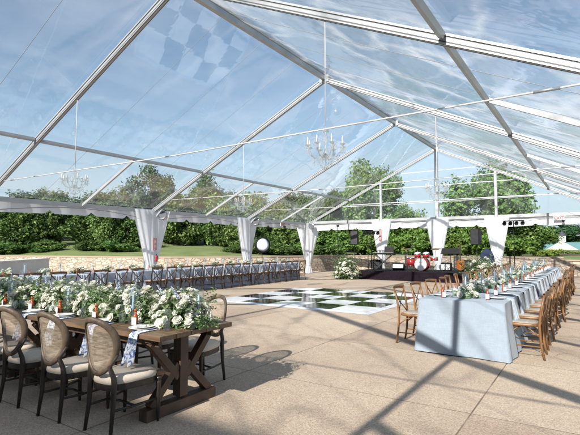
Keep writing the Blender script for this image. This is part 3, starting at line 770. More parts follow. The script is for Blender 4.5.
tag(fx, 'red fire extinguisher hung low on the side tent post', 'extinguisher')
def exit_sign(loc, rz, label):
    root = empty('exit_sign', loc, rz)
    MB().box((0, 0, 0), (.4, .03, .17)).build('plate', M['cardstock'], root)
    cu = bpy.data.curves.new('lettering', 'FONT'); cu.body = 'EXIT'; cu.size = .175; cu.align_x = 'CENTER'; cu.align_y = 'CENTER'; cu.extrude = .004; cu.offset = .004
    cu.materials.append(M['signred'])
    tmp = bpy.data.objects.new('tmp', cu); me = bpy.data.meshes.new_from_object(tmp); bpy.data.objects.remove(tmp)
    t = bpy.data.objects.new('lettering', me); COL.objects.link(t); t.parent = root; t.location = (0, -.02, 0); t.rotation_euler = (PI / 2, 0, 0)
    MB().lathe([(.05, -.04), (.06, 0), (.05, .04)], 12, (.16, -.03, -.12), Matrix.Rotation(PI / 2, 3, 'X')).build('lamp_head', M['black'], root)
    tag(root, label, 'sign', 'red exit signs on the valances')
exit_sign((-1.07, yg - .06, 2.76), 0, 'red lettered EXIT sign on the gable valance above the stone wall')
exit_sign((XL + .1, 19.8, 2.72), PI / 2, 'red lettered EXIT sign on the side valance near the corner')

# chandeliers
def chandelier(label):
    root = empty('chandelier', (0, 0, 0))
    MB().lathe([(0, -.34), (.02, -.33), (.045, -.3), (.02, -.27), (.012, -.2), (.03, -.16), (.055, -.1), (.03, -.04), (.012, 0), (.02, .06), (.035, .12), (.015, .2), (.05, .235), (.02, .26), (.008, .3)], 12).build('stem', M['crystal'], root)
    am = MB(); am.tube([(0, 0, -.1), (.09, 0, -.17), (.18, 0, -.15), (.25, 0, -.07), (.265, 0, .0)], .009, 6)
    am.lathe([(.012, -.01), (.04, .01), (.042, .016), (.012, .018)], 10, (.265, 0, 0))
    arm0 = am.build('arm', M['crystal'], root)
    MB().lathe([(.011, .016), (.011, .1), (.004, .12), (0, .135)], 8, (.265, 0, 0)).build('candle', M['candle_white'], arm0)
    dm = MB()
    for x, z in ((.265, -.05), (.265, -.09), (.235, -.06), (.295, -.06), (.18, -.2), (.18, -.24), (.1, -.22)):
        dm.lathe([(0, -.026), (.012, 0), (0, .018)], 5, (x, 0, z))
    dm.tube([(.265, 0, -.005), (.265, 0, -.1)], .002, 4); dm.tube([(.18, 0, -.15), (.18, 0, -.25)], .002, 4); dm.tube([(.1, 0, -.17), (.1, 0, -.23)], .002, 4); dm.tube([(.235, 0, -.08), (.235, 0, -.03), (.265, 0, -.01), (.295, 0, -.03), (.295, 0, -.08)], .002, 4)
    dm.build('crystal_drops', M['crystal'], arm0)
    for k in range(1, 8):
        c = dup(arm0, parent=root); c.rotation_euler = (0, 0, 2 * PI * k / 8)
    m = MB()
    for k in range(8):
        a = 2 * PI * (k + .5) / 8
        for j in range(9):
            t = j / 8; r = .045 + .2 * t; z = .225 - .2 * t - .12 * math.sin(PI * t)
            m.lathe([(0, -.012), (.009, 0), (0, .012)], 5, (r * math.cos(a), r * math.sin(a), z))
        for j in range(5):
            t = j / 4; r = .2 - .17 * t; z = -.13 - .19 * t - .03 * math.sin(PI * t)
            m.lathe([(0, -.014), (.01, 0), (0, .014)], 5, (r * math.cos(a), r * math.sin(a), z))
    for k in range(8):
        a = 2 * PI * (k + .5) / 8; c_, s_ = math.cos(a), math.sin(a)
        m.tube([((.03 + .215 * t) * c_, (.03 + .215 * t) * s_, .225 - .2 * t - .12 * math.sin(PI * t)) for t in [j / 8 for j in range(9)]] + [(.2 * c_, .2 * s_, -.13), (.115 * c_, .115 * s_, -.255), (.0, 0, -.32)], .002, 4)
    m.build('crystal_strands', M['crystal'], root)
    tag(root, label, 'chandelier', 'crystal chandeliers hung from the tent cables')
    return root
CH = [((-9.42, FY[3], 2.99), 'crystal chandelier hanging at frame nearest the white wall, over the grass-bank trees'), ((-3.1, FY[3], 2.95), 'largest crystal chandelier hanging high in the middle of the photo'),
      ((-9.3, FY[2], 2.98), 'smallest crystal chandelier hanging in front of the middle side drape'), ((-3.1, FY[2], 2.98), 'crystal chandelier hanging beside the centre gable post')]
c0 = chandelier(CH[0][1])
roots = [c0] + [dup(c0, label=l) for _, l in CH[1:]]
for r_, (p, l) in zip(roots, CH):
    r_.location = p; r_.rotation_euler = (0, 0, R.uniform(0, .7))
    zr = roof_z(p[0]) - .2 - p[2]
    MB().tube([(0, 0, .29), (0, 0, zr)], .008, 6).build('hanging_wire', M['cable'], r_)

# ------------------------------------------------------------------ dance floor
df = empty('dance_floor', (-6.65, 11.95, 0))
T = .925; nt_ = 5
m = MB()
for i in range(nt_):
    for j in range(nt_):
        m.m = (i + j) % 2
        x0, y0 = (i - nt_ / 2) * T, (j - nt_ / 2) * T
        g_ = .005; m.add([(x0 + g_, y0 + g_, .03), (x0 + T - g_, y0 + g_, .03), (x0 + T - g_, y0 + T - g_, .03), (x0 + g_, y0 + T - g_, .03)], [(0, 1, 2, 3)])
m.build('chequer_panel', [M['tile_w'], M['tile_b']], df)
MB().box((0, 0, .014), (nt_ * T - .002, nt_ * T - .002, .022)).build('sub_deck', M['louver'], df)
m = MB(); h = nt_ * T / 2; e = .16
for sx, sy in ((0, -1), (0, 1), (1, 0), (-1, 0)):
    if sx == 0:
        vs = [(-h - e, sy * (h + e), .004), (h + e, sy * (h + e), .004), (h, sy * h, .029), (-h, sy * h, .029)]
        m2 = MB().add(vs, [(0, 1, 2, 3) if sy < 0 else (3, 2, 1, 0)])
    else:
        vs = [(sx * (h + e), -h - e, .004), (sx * (h + e), h + e, .004), (sx * h, h, .029), (sx * h, -h, .029)]
        m2 = MB().add(vs, [(0, 1, 2, 3) if sx > 0 else (3, 2, 1, 0)])
    m2.build('edge_ramp', M['fanface'], df)
tag(df, 'glossy black and white chequered dance floor', 'dance floor')

# ------------------------------------------------------------------ chairs
def cross_chair(label, wood, pad):
    """cross-back bistro chair, sitter faces +Y"""
    r = empty('cross_back_chair', (0, 0, 0))
    for s in (-1, 1):
        MB().tube([(s * .2, -.25, 0), (s * .195, -.215, .2), (s * .19, -.2, .45), (s * .195, -.225, .65), (s * .2, -.275, .87)], [.015, .017, .019, .017, .015], 8).build('rear_leg', wood, r)
        MB().tube([(s * .195, .21, 0), (s * .185, .19, .25), (s * .18, .18, .44)], [.013, .016, .019], 8).build('front_leg', wood, r)
        MB().tube([(s * .188, -.2, .3), (s * .17, -.1, .38), (s * .12, -.02, .425)], .009, 6).build('seat_bracket', wood, r)
        MB().tube([(s * .186, .185, .3), (s * .17, .1, .385), (s * .12, .03, .425)], .009, 6).build('seat_bracket', wood, r)
        # crossing slats, bowed back
        MB().tube([(s * .19, -.262, .82), (s * .1, -.262, .72), (0, -.252 - s * .008, .63), (-s * .1, -.225, .54), (-s * .17, -.2, .47)], .013, 6, flat=.55).build('cross_slat', wood, r)
    m = MB()
    def seat(a, b):
        th = 2 * PI * a; rr = [0.0, .93, 1.0, 1.0, .93, 0.0][int(round(b * 5))]; z = [.47, .472, .465, .44, .43, .43][int(round(b * 5))]
        c, s_ = math.cos(th), math.sin(th); k = (abs(c) ** 4 + abs(s_) ** 4) ** -.25
        return Vector((c * k * (.205 + .012 * s_) * rr, s_ * k * .205 * rr, z))
    m.grid(seat, 28, 5, closeu=True); m.build('seat', wood, r)
    m = MB()
    def padf(a, b):
        th = 2 * PI * a; rr = [0.0, .6, .95, 1.0][int(round(b * 3))] * .84; z = [.492, .49, .482, .468][int(round(b * 3))]
        c, s_ = math.cos(th), math.sin(th); k = (abs(c) ** 4 + abs(s_) ** 4) ** -.25
        return Vector((c * k * .205 * rr, s_ * k * .205 * rr, z))
    m.grid(padf, 28, 3, closeu=True); m.build('seat_pad', pad, r)
    m = MB()
    def rail(a, b):
        x = -.215 + .43 * a; ky = -.27 - .045 * math.sin(PI * a); th = 2 * PI * b
        return Vector((x, ky + .013 * math.cos(th), .865 + .012 * math.sin(PI * a) + .03 * math.sin(th)))
    m.grid(rail, 12, 10); m.build('top_rail', wood, r)
    for z, yy in ((.16, 0), (.2, 1)):
        if yy: MB().tube([(-.185, .19, .2), (.185, .19, .2)], .009, 6).build('stretcher', wood, r)
        else:
            for s in (-1, 1): MB().tube([(s * .195, -.22, .17), (s * .188, .195, .17)], .009, 6).build('stretcher', wood, r)
    return tag(r, label, 'chair')
def rowchairs(proto, spots, rz, labels, group):
    for i, ((x, y), l) in enumerate(zip(spots, labels)):
        o = proto if i == 0 else dup(proto)
        o.location = (x + R.uniform(-.045, .045), y + R.uniform(-.045, .045), 0); o.rotation_euler = (0, 0, rz + R.gauss(0, .09))
        o['label'] = l; o['group'] = group
PITCH = .74; NR = 17
RY = [7.22 + PITCH * i for i in range(NR)]
ch = cross_chair('honey', M['honey'], M['pad'])
cl = dup(ch)
rowchairs(ch, [(-.78, y) for y in RY], PI / 2, [f'honey wooden cross-back chair, {ORD[i]} from near end on outer side of pale blue table' for i in range(NR)], 'honey chairs along the outer side of the pale blue table')
rowchairs(cl, [(-2.32, y) for y in RY], -PI / 2, [f'honey wooden cross-back chair, {ORD[i]} from near end on stage side of pale blue table' for i in range(NR)], 'honey chairs along the stage side of the pale blue table')
LY = [4.45, 5.07, 5.69, 6.28, 6.98, 7.48, 8.08, 8.69, 9.45, 9.98, 10.6, 11.15, 11.69, 12.2, 12.72, 13.2, 13.76, 14.37, 15.0, 15.6, 16.2, 16.8, 17.35, 17.92]
cd = cross_chair('dark', M['darkwood'], M['pad'])
rowchairs(cd, [(-11.45, y) for y in LY], PI / 2, [f'dark wooden cross-back chair at slate blue table, {ORD[len(LY) - 1 - i]} from the stage end' for i in range(len(LY))], 'dark chairs along the slate blue table')

def cane_chair(label):
    """oval cane-back dining chair, sitter faces +Y"""
    r = empty('cane_back_chair', (0, 0, 0))
    tilt = Matrix.Rotation(.17, 3, 'X'); oc = Vector((0, -.27, .715))   # egg-shaped back, bowed round the sitter and leaning back
    A, B = .18, .225
    def ov(th, ra=1.0, y=0):
        c, s_ = math.cos(th), math.sin(th)
        x = A * c * (1 + .13 * s_) * ra; z = B * s_ * ra
        return tilt @ Vector((x, y - .03 + .075 * (x / A) ** 2, z)) + oc
    m = MB()
    def frame(a, b):
        th = 2 * PI * a; f = 2 * PI * b; c, s_ = math.cos(f), math.sin(f)
        q = (abs(c) ** 4 + abs(s_) ** 4) ** -.25
        return ov(th, 1 + .1 * c * q, .017 * s_ * q)
    m.grid(frame, 56, 12, closeu=True); m.build('back_frame', M['weathered'], r)
    m = MB(); m.grid(lambda a, b: ov(2 * PI * a, .02 + .95 * b), 40, 8, closeu=True); m.build('cane_panel', M['cane'], r)
    for s in (-1, 1):
        q = ov(-PI / 2 + s * .75, 1.04); q2 = ov(-PI / 2 + s * 1.25, 1.1)
        MB().tube([(s * .16, -.25, 0), (s * .15, -.225, .22), (s * .15, -.215, .4), (s * .148, -.222, .46), q, q2], [.014, .019, .024, .022, .02, .012], 8).build('rear_leg', M['black_wood'], r)
        MB().lathe([(.012, 0), (.013, .03), (.017, .06), (.023, .325), (.026, .343), (.018, .355), (.028, .365), (.03, .385)], 12, (s * .215, .2, 0)).build('front_leg', M['black_wood'], r)
        MB().tube([(s * .155, -.23, .2), (s * .17, -.05, .19), (s * .213, .2, .2)], .011, 6).build('stretcher', M['black_wood'], r)
    MB().tube([(-.166, -.02, .19), (0, -.02, .2), (.166, -.02, .19)], .011, 6).build('stretcher', M['black_wood'], r)
    def trap(a, k, grow=0):
        th = 2 * PI * a; c, s_ = math.cos(th), math.sin(th); q = (abs(c) ** 3.2 + abs(s_) ** 3.2) ** (-1 / 3.2)
        y = s_ * q * .235; w = .205 + .045 * (y / .235)
        return Vector((c * q * (w + grow) * k, (y + (grow if s_ > 0 else -grow)) * k + .0, 0))
    zz = [(.0, .345), (1, .345), (1.0, .4), (0, .4)]
    m = MB(); m.grid(lambda a, b: trap(a, zz[int(round(b * 3))][0]) + Vector((0, 0, zz[int(round(b * 3))][1])), 36, 3, smooth=False, closeu=True); bevel(m.build('seat_rail', M['black_wood'], r), .004)
    cz = [(.985, .394), (1.02, .412), (1.0, .434), (.9, .452), (.6, .464), (.3, .469), (0, .47)]
    m = MB(); m.grid(lambda a, b: trap(a, cz[int(round(b * 6))][0]) + Vector((0, 0, cz[int(round(b * 6))][1])), 36, 6, closeu=True); m.build('seat_cushion', M['beige'], r)
    return tag(r, label, 'chair', 'cane-back chairs around the farm tables')
NX = [-3.41, -4.05, -4.73, -5.34, -6.0, -6.66]
FX = [-3.70, -4.32, -4.94, -5.56, -6.2]
cc = cane_chair('oval cane-back chair nearest the camera, near side of the farm table end')
for i, x in enumerate(NX):
    o = cc if i == 0 else dup(cc, label=f'oval cane-back chair on near side of farm tables, {ORD[i]} from the trestle end')
    o.location = (x, [2.52, 2.465, 2.445, 2.46, 2.47, 2.46][i], 0); o.rotation_euler = (0, 0, [.06, .05, .07, .03, .09, .05][i])
for i, x in enumerate(FX):
    o = dup(cc, label=f'oval cane-back chair on far side of farm tables behind flowers, {ORD[i]} from the trestle end')
    o.location = (x, 3.72, 0); o.rotation_euler = (0, 0, PI + [.03, -.05, .04, 0, .02][i])

# ------------------------------------------------------------------ tables
def farm_table(x1, label, length=2.44):
    r = empty('farm_table', (x1 - length / 2, 3.065, 0)); L = length
    m = MB(); w = .93; n = 5
    for i in range(n):
        y = -w / 2 + w / n * (i + .5); m.box((0, y, .74 - R.uniform(0, .0015)), (L - .004, w / n - .004, .045))
    bevel(m.build('tabletop', M['plank'], r), .004)
    m = MB()
    for s in (-1, 1): m.box((0, s * .33, .675), (L - .3, .035, .08))
    m.build('apron', M['trestle'], r)
    for s in (-1, 1):
        x = s * (L / 2 - .24); m = MB()
        m.box((x, 0, .4), (.1, .1, .56)); m.box((x, 0, .05), (.11, .86, .1)); m.box((x, 0, .695), (.09, .8, .05))
        for t in (-1, 1):
            m.bar((x + .052 * s, t * .36, .66), (x + .052 * s, -t * .0 + t * .04, .36), .06, .07, (1, 0, 0)) if False else m.bar((x, t * .37, .665), (x, t * .05, .3), .07, .075, (1, 0, 0))
            m.bar((x, t * .36, .1), (x, t * .05, .42), .072, .07, (1, 0, 0))
        bevel(m.build('trestle', M['trestle'], r), .004)
    m = MB(); m.box((0, 0, .26), (L - .5, .07, .09)); m.build('stretcher_beam', M['trestle'], r)
    return tag(r, label, 'table', 'rustic farm tables')
farm_table(-3.05, 'rustic dark wood trestle farm table with its open end facing the dance floor')
farm_table(-5.5, 'rustic wood farm table continuing behind the oval-back chairs to the picture edge')

def cloth_table(name, x0, x1, y0, y1, mat, label, rip_side, rip_end, seed, h=.76):
    root = empty(name, ((x0 + x1) / 2, (y0 + y1) / 2, 0)); cx, cy = (x0 + x1) / 2, (y0 + y1) / 2
    hx, hy = (x1 - x0) / 2, (y1 - y0) / 2; per = 4 * (hx + hy)
    n = int(per / .035); nv = 14; rnd = random.Random(seed)
    def perim(s):
        s = s % per
        if s < 2 * hx: return Vector((-hx + s, -hy, 0)), Vector((0, -1, 0)), s / (2 * hx), 0
        s -= 2 * hx
        if s < 2 * hy: return Vector((hx, -hy + s, 0)), Vector((1, 0, 0)), s / (2 * hy), 1
        s -= 2 * hy
        if s < 2 * hx: return Vector((hx - s, hy, 0)), Vector((0, 1, 0)), s / (2 * hx), 0
        s -= 2 * hx
        return Vector((-hx, hy - s, 0)), Vector((-1, 0, 0)), s / (2 * hy), 1
    def fn(a, b):
        s = a * per
        p, nr, t, side = perim(s)
        # smooth corner normal
        pa, na, _, _ = perim(s - .12); pb, nb, _, _ = perim(s + .12); nr = (na + nb + nr).normalized()
        z = h * (1 - b) + .014 * b
        amp = (rip_side if side else rip_end)
        edge = min(t, 1 - t) * (2 * hy if side else 2 * hx)
        amp = amp + .045 * math.exp(-edge / .14)
        g = noise.noise((s * 1.7, seed, b * .5)) + .6 * noise.noise((s * 4.5, seed + 5, b * .4))
        g = g * .6 + .5 * math.sin(s * (14 if side else 7) + 2 * noise.noise((s, seed, 0)))
        return p + nr * (.004 + .075 * b ** 1.1 + amp * (b ** .8) * g) + Vector((0, 0, z + .012 * b * noise.noise((s * 2.3, seed + 2, 0))))
    m = MB(); m.grid(fn, n, nv, closeu=True)
    top = [fn(i / n, 0) for i in range(n)]
    m.add(top, [tuple(range(n))]); m.build('tablecloth', mat, root)
    m = MB(); m.box((0, 0, h - .03), (2 * hx - .03, 2 * hy - .03, .04)); m.build('tabletop', M['trestle'], root)
    for s in (-1, 1):
        for t in (-1, -.33, .33, 1):
            MB().tube([(s * (hx - .15), t * (hy - .3), 0), (s * (hx - .15), t * (hy - .3), h - .05)], .018, 8).build('leg', M['steel'], root)
    return tag(root, label, 'table')
RX0, RX1 = -2.14, -.98
cloth_table('banquet_table', RX0, RX1, 6.66, 20.0, M['linen_pale'], 'long banquet table in pale blue linen with bare sunlit end', .026, .02, 3)
cloth_table('banquet_table', -12.75, -11.68, 3.6, 18.3, M['linen_grey'], 'long banquet table in slate blue linen behind dark cross-back chairs', .022, .01, 9)

# ------------------------------------------------------------------ tableware
H_ = .762
def goblet_mesh():
    m = MB(); m.lathe([(.032, 0), (.03, .004), (.006, .01), (.005, .075), (.02, .09), (.036, .12), (.038, .15), (.033, .18), (.0315, .18), (.036, .15), (.034, .122), (.018, .094), (0, .09)], 14)
    o = m.build('wine_glass', M['glass']); return o
def tumbler():
    return MB().lathe([(.03, 0), (.034, .11), (.0325, .11), (.0285, .006), (0, .006)], 14).build('water_glass', M['glass'])
def plate_obj():
    return MB().lathe([(0, .004), (.075, .004), (.09, .01), (.135, .02), (.136, .0225), (.09, .0145), (.075, .009), (0, .009)], 28).build('dinner_plate', M['china'])
def bottle_obj():
    r = empty('favour_bottle', (0, 0, 0))
    MB().lathe([(.021, 0), (.0235, .004), (.0235, .088), (.02, .1), (.0125, .118), (.0125, .138)], 14).build('glass_body', M['red'], r)
    MB().lathe([(.0145, .136), (.015, .158), (.012, .162)], 12).build('cap', M['red'], r)
    m = MB(); m.box((.012, -.034, .05), (.05, .003, .07), Matrix.Rotation(.15, 3, 'Z')); m.build('paper_tag', M['cardstock'], r)
    return r
def hurricane():
    r = empty('taper_candle', (0, 0, 0))
    MB().lathe([(.045, 0), (.045, .006), (.014, .012), (.012, .05), (.018, .055), (.018, .075)], 14).build('candlestick', M['glass'], r)
    MB().lathe([(.011, .06), (.0105, .28), (.004, .287), (.001, .3)], 10).build('taper', M['taper'], r)
    MB().lathe([(.05, .008), (.05, .34), (.0485, .34), (.0485, .008)], 18, cap=False).build('glass_chimney', M['glass'], r)
    return r
def napkin_obj(mat, w0=.16, w1=.27, drop=.33, inn=.2, seed=0):
    """cloth lying on the table and hanging over an edge at local y=0 (outside is -Y)"""
    m = MB(); rnd = random.Random(seed)
    def fn(a, b):
        t = b * (inn + drop)
        u = a - .5
        if t < inn: y = inn - t; z = .006; w = w0 * (.75 + .25 * t / inn); out = 0
        else:
            q = (t - inn) / drop; y = -.018 - .06 * q; z = .004 - (t - inn); w = w0 + (w1 - w0) * q
            y -= .03 * (q ** .7) * math.cos(u * 18 + seed); z += .02 * math.cos(u * 9 + seed) * q
        return Vector((u * w, y, z))
    m.grid(fn, 12, 16)
    o = m.build('napkin', mat); s = o.modifiers.new('thick', 'SOLIDIFY'); s.thickness = .004; s.offset = 1
    return o
# --- florals
def bloom_mesh(name, mat, r, seed):
    m = MB(); rnd = random.Random(seed)
    for ring, (n, tilt, rr) in enumerate(((6, .35, 1.0), (6, .8, .8), (4, 1.2, .55))):
        for k in range(n):
            a = 2 * PI * (k + .5 * ring + rnd.uniform(-.15, .15)) / n
            def pf(u, v, a=a, tilt=tilt, rr=rr):
                w = math.sin(PI * (.12 + .8 * v)) * .55
                x = (u - .5) * 2 * w * rr * r; d = v * rr * r
                ht = d * math.sin(tilt) + .25 * r * v * v * (.5 if ring else -.2) + .15 * abs(u - .5) * r
                d2 = d * math.cos(tilt)
                return Vector((math.cos(a) * d2 - math.sin(a) * x, math.sin(a) * d2 + math.cos(a) * x, ht))
            m.grid(pf, 3, 3)
    m.ball((0, 0, r * .35), r * .3, 8, 5)
    o = m.build(name, mat); me = o.data; bpy.data.objects.remove(o); return me
BL = [bloom_mesh('bloom', M['petal'], .052, 1), bloom_mesh('bloom', M['petal_dusty'], .04, 2), bloom_mesh('bloom', M['petal'], .03, 3)]
def spire_mesh():
    m = MB(); rnd = random.Random(4)
    m.tube([(0, 0, -.12), (.01, 0, .05), (0, .01, .2)], .003, 5)
    for k in range(34):
        z = .0 + .2 * k / 34; a = k * 2.4; rr = .022 * (1 - .75 * k / 34)
        m.ball((rr * math.cos(a), rr * math.sin(a), z), .012 * (1.1 - .6 * k / 34), 5, 3)
    o = m.build('s', M['petal_blue']); me = o.data; bpy.data.objects.remove(o); return me
SP = spire_mesh()
def foliage_mesh(lx, ly, hz, n, L, seed, droop=0):
    rnd = random.Random(seed); vs, fs = [], []
    for _ in range(n):
        d = Vector((rnd.gauss(0, 1), rnd.gauss(0, 1), abs(rnd.gauss(0, 1)))).normalized(); q = rnd.random() ** .5
        bump = .75 + .5 * noise.noise((d.x * 2 + seed, d.y * 2, d.z * 2)) + .25 * rnd.random()
        p = Vector((d.x * lx * q * bump, d.y * ly * q * bump, d.z * hz * q * bump + .01))
        nn = (d + Vector((rnd.gauss(0, .6), rnd.gauss(0, .6), rnd.gauss(.2, .6)))).normalized(); s = rnd.uniform(.6, 1.3)
        leaf(vs, fs, p, nn, L * s, L * .48 * s, rnd)
    for _ in range(int(n / 45)):   # stems with leaf pairs reaching out
        a = rnd.uniform(0, 2 * PI); d = Vector((math.cos(a) * lx, math.sin(a) * ly, rnd.uniform(.1, 1.0) * hz)); o = d * .75
        for k in range(6):
            c = o + d * (.09 * k) + Vector((0, 0, -.01 * k * k * .2)); c.z = max(c.z, .012)
            for s in (-1, 1): leaf(vs, fs, c + Vector((-d.y, d.x, .1)).normalized() * s * L * .3, Vector((rnd.gauss(0, .4), rnd.gauss(0, .4), 1)).normalized(), L * .8, L * .35, rnd)
    m = MB(); m.add(vs, fs); ob = m.build('f', M['leaf_floral']); me = ob.data; bpy.data.objects.remove(ob); return me
def bouquet(name, loc, lx, ly, hz, nleaf, L, nbloom, bsc, seed, nsp=0, vase=True, label='', group=None, rz=0):
    rnd = random.Random(seed); r = empty(name, loc, rz)
    mesh_obj('foliage', foliage_mesh(lx, ly, hz, nleaf, L, seed), r)
    if vase: MB().lathe([(.05, 0), (.06, .03), (.065, .07), (.06, .085), (.05, .08)], 14).build('bowl', M['china'], r)
    for k in range(nbloom):
        a = 2 * PI * rnd.random(); el = math.asin(rnd.uniform(.02, .97)); d = Vector((math.cos(a) * math.cos(el), math.sin(a) * math.cos(el), math.sin(el)))
        q = rnd.uniform(.72, 1.0); p = Vector((d.x * lx * q, d.y * ly * q, d.z * hz * q + .02))
        nn = Vector((d.x / lx, d.y / ly, d.z / hz + 1.0)).normalized()
        mesh_obj('bloom', BL[rnd.choice((0, 0, 1, 1, 2))], r, p, nn.to_track_quat('Z', 'Y').to_euler(), bsc * rnd.uniform(.75, 1.2))
    for k in range(nsp):
        a = 2 * PI * rnd.random(); p = Vector((math.cos(a) * lx * .6, math.sin(a) * ly * .6, hz * .8))
        mesh_obj('flower_spire', SP, r, p, (rnd.uniform(-.6, .6), rnd.uniform(-.6, .6), 0), bsc * .7)
    return tag(r, label, 'flowers', group)
# farm-table garland: one lush arrangement after another
GXS = [-3.38, -3.98, -4.62, -5.26, -5.92, -6.6]
for i, x in enumerate(GXS):
    bouquet('floral_garland', (x, 3.09 + R.uniform(-.04, .04), H_), (.4 if i else .31), .28, .34, 1700, .058, 98 if i < 4 else 70, .97, 20 + i, nsp=2,
            label=f'lush white rose and greenery garland on farm table, {ORD[i]} from the trestle end', group='flower garlands on the farm tables')
trail = bouquet('trailing_greens', (-3.12, 3.1, H_), .16, .2, .1, 260, .06, 5, .9, 77, vase=False, label='small greenery spray trailing at the open end of the farm table')
# farm-table settings
pl, bt, tn, gg, tb, hu = plate_obj(), bottle_obj(), napkin_obj(M['toile'], .11, .12, .26, .22, 1), goblet_mesh(), tumbler(), hurricane()
def place(o0, first, name, loc, rz, label, cat, group):
    o = o0 if first else dup(o0)
    o.location = loc; o.rotation_euler = (0, 0, rz); o['label'] = label; o['category'] = cat; o['group'] = group; o['kind'] = 'thing'
    return o
used = set()
def put(key, proto, loc, rz, label, cat, group):
    f = key not in used; used.add(key)
    return place(proto, f, key, loc, rz, label, cat, group)
for i, x in enumerate(NX):
    w = f'{ORD[i]} near-side place from farm table trestle end'
    px = x - .06
    put('plate', pl, (px, 2.77, H_), 0, f'white china plate at the {w}', 'plate', 'white plates on the farm tables')
    p2 = put('plate', pl, (px + .01, 2.775, H_ + .014), 0, f'upper white plate stacked at the {w}', 'plate', 'white plates on the farm tables'); p2.scale = (.76, .76, .9)
    put('toile', tn, (px + .1, 2.6, H_ + .002), R.uniform(-.1, .1), f'blue and white patterned napkin hanging at the {w}', 'napkin', 'blue patterned napkins on the farm tables')
    put('bottle', bt, (px - .2, 2.83, H_), R.uniform(-.4, .4), f'small orange-red bottle with white tag, {w}', 'bottle', 'orange-red bottles on the farm tables')
    put('gob', gg, (px + .17, 2.9, H_), 0, f'stemmed wine glass at the {w}', 'glass', 'stemmed glasses on the farm tables')
    put('tum', tb, (px + .25, 2.82, H_), 0, f'clear water tumbler at the {w}', 'glass', 'tumblers on the farm tables')
for i, x in enumerate(FX):
    w = f'{ORD[i]} far-side place from farm table trestle end'
    put('plate', pl, (x, 3.37, H_), 0, f'white china plate at the {w}', 'plate', 'white plates on the farm tables')
    put('gob', gg, (x - .18, 3.34, H_), 0, f'stemmed wine glass at the {w}', 'glass', 'stemmed glasses on the farm tables')
    put('bottle', bt, (x + .2, 3.36, H_), PI, f'small orange-red bottle with white tag, {w}', 'bottle', 'orange-red bottles on the farm tables')
for i, x in enumerate([-3.2, -3.8, -4.35, -4.95, -5.6, -6.25]):
    put('hur', hu, (x, 3.0 + (.2 if i % 2 == 0 else -.1), H_), 0, f'pale blue taper in tall glass chimney on farm table, {ORD[i]} from the trestle end', 'candle', 'tapers on the farm tables')
# pale blue table settings
nk = napkin_obj(M['napkin'], .2, .34, .36, .26, 2)
for side, xe, rz, sd in ((1, RX1, PI / 2, 'outer'), (-1, RX0, -PI / 2, 'stage')):
    for i, y in enumerate(RY):
        w = f'{ORD[i]} {sd}-side place from near end of pale blue table'
        yy = y + R.uniform(-.03, .03)
        put('plate', pl, (xe - side * .19, yy, H_), 0, f'white plate at the {w}', 'plate', 'plates on the pale blue table')
        put('nk', nk, (xe + side * .004, yy + .02, H_ + .003), rz + R.uniform(-.08, .08), f'pale napkin draped off the edge, {w}', 'napkin', 'napkins draped from the pale blue table')
        put('bottle', bt, (xe - side * .27, yy - .24, H_), R.uniform(-.5, .5), f'small orange-red bottle at the {w}', 'bottle', 'orange-red bottles on the pale blue table')
        put('gob', gg, (xe - side * .36, yy + .1, H_), 0, f'stemmed wine glass at the {w}', 'glass', 'stemmed glasses on the pale blue table')
        put('tum', tb, (xe - side * .33, yy + .2, H_), 0, f'clear water tumbler at the {w}', 'glass', 'tumblers on the pale blue table')
for i in range(14):
    y = 7.1 + .95 * i
    bouquet('table_posy', (-1.56 + R.uniform(-.08, .08), y, H_), .17, .17, .17, 260, .055, 20, .9, 200 + i, nsp=0,
            label=f'white and green table posy, {ORD[i]} from near end of pale blue table', group='posies down the pale blue table')
    put('hur', hu, (-1.56 + R.uniform(-.1, .1), y + .38, H_), 0, f'pale taper in tall glass chimney, {ORD[i]} from near end of pale blue table', 'candle', 'tapers on the pale blue table')
# slate blue table settings
for i, y in enumerate(LY):
    w = f'{ORD[len(LY) - 1 - i]} place from the stage end of slate blue table'
    put('nk', nk, (-11.676, y + .3, H_ + .003), PI / 2, f'white napkin hanging off the edge, {w}', 'napkin', 'napkins hung from the slate blue table')
    put('gob', gg, (-12.05, y + .12, H_), 0, f'stemmed wine glass at the {w}', 'glass', 'stemmed glasses on the slate blue table')
    put('tum', tb, (-11.98, y - .1, H_), 0, f'clear water tumbler at the {w}', 'glass', 'tumblers on the slate blue table')
    put('bottle', bt, (-12.0, y + .28, H_), 1.2, f'small orange-red bottle at the {w}', 'bottle', 'orange-red bottles on the slate blue table')
for i in range(15):
    y = 4.6 + .95 * i
    bouquet('table_posy', (-12.25, y, H_), .22, .18, .19, 240, .06, 18, 1.0, 300 + i,
            label=f'white and green table posy on slate blue table, {ORD[14 - i]} from the stage end', group='posies down the slate blue table')
    put('hur', hu, (-12.3, y + .45, H_), 0, f'pale taper in glass chimney on slate blue table, {ORD[14 - i]} from stage end', 'candle', 'tapers on the slate blue table')

# ------------------------------------------------------------------ stage and band gear
SX0, SX1, SY0, SY1, SZ = -9.15, -4.25, 19.75, 22.1, .42
st = empty('stage', ((SX0 + SX1) / 2, (SY0 + SY1) / 2, 0))
MB().box((0, 0, SZ - .03), (SX1 - SX0, SY1 - SY0, .06)).build('deck', M['stagetop'], st)
m = MB(); hw, hd = (SX1 - SX0) / 2 + .01, (SY1 - SY0) / 2 + .01
per = [(-hw, hd), (-hw, -hd), (hw, -hd), (hw, hd)]
for (a, b) in zip(per, per[1:]):
    a, b = Vector((*a, 0)), Vector((*b, 0)); L = (b - a).length; t = (b - a).normalized(); nr = Vector((t.y, -t.x, 0))
    m.grid(lambda u, v, a=a, t=t, L=L, nr=nr: a + t * (L * u) + nr * (.012 + .03 * (1 - v) + .014 * math.sin(u * L * 32 + math.sin(u * L * 3))) + Vector((0, 0, .01 + (SZ - .02) * v)), int(L * 40), 3)
m.build('skirt', M['blackcloth'], st)
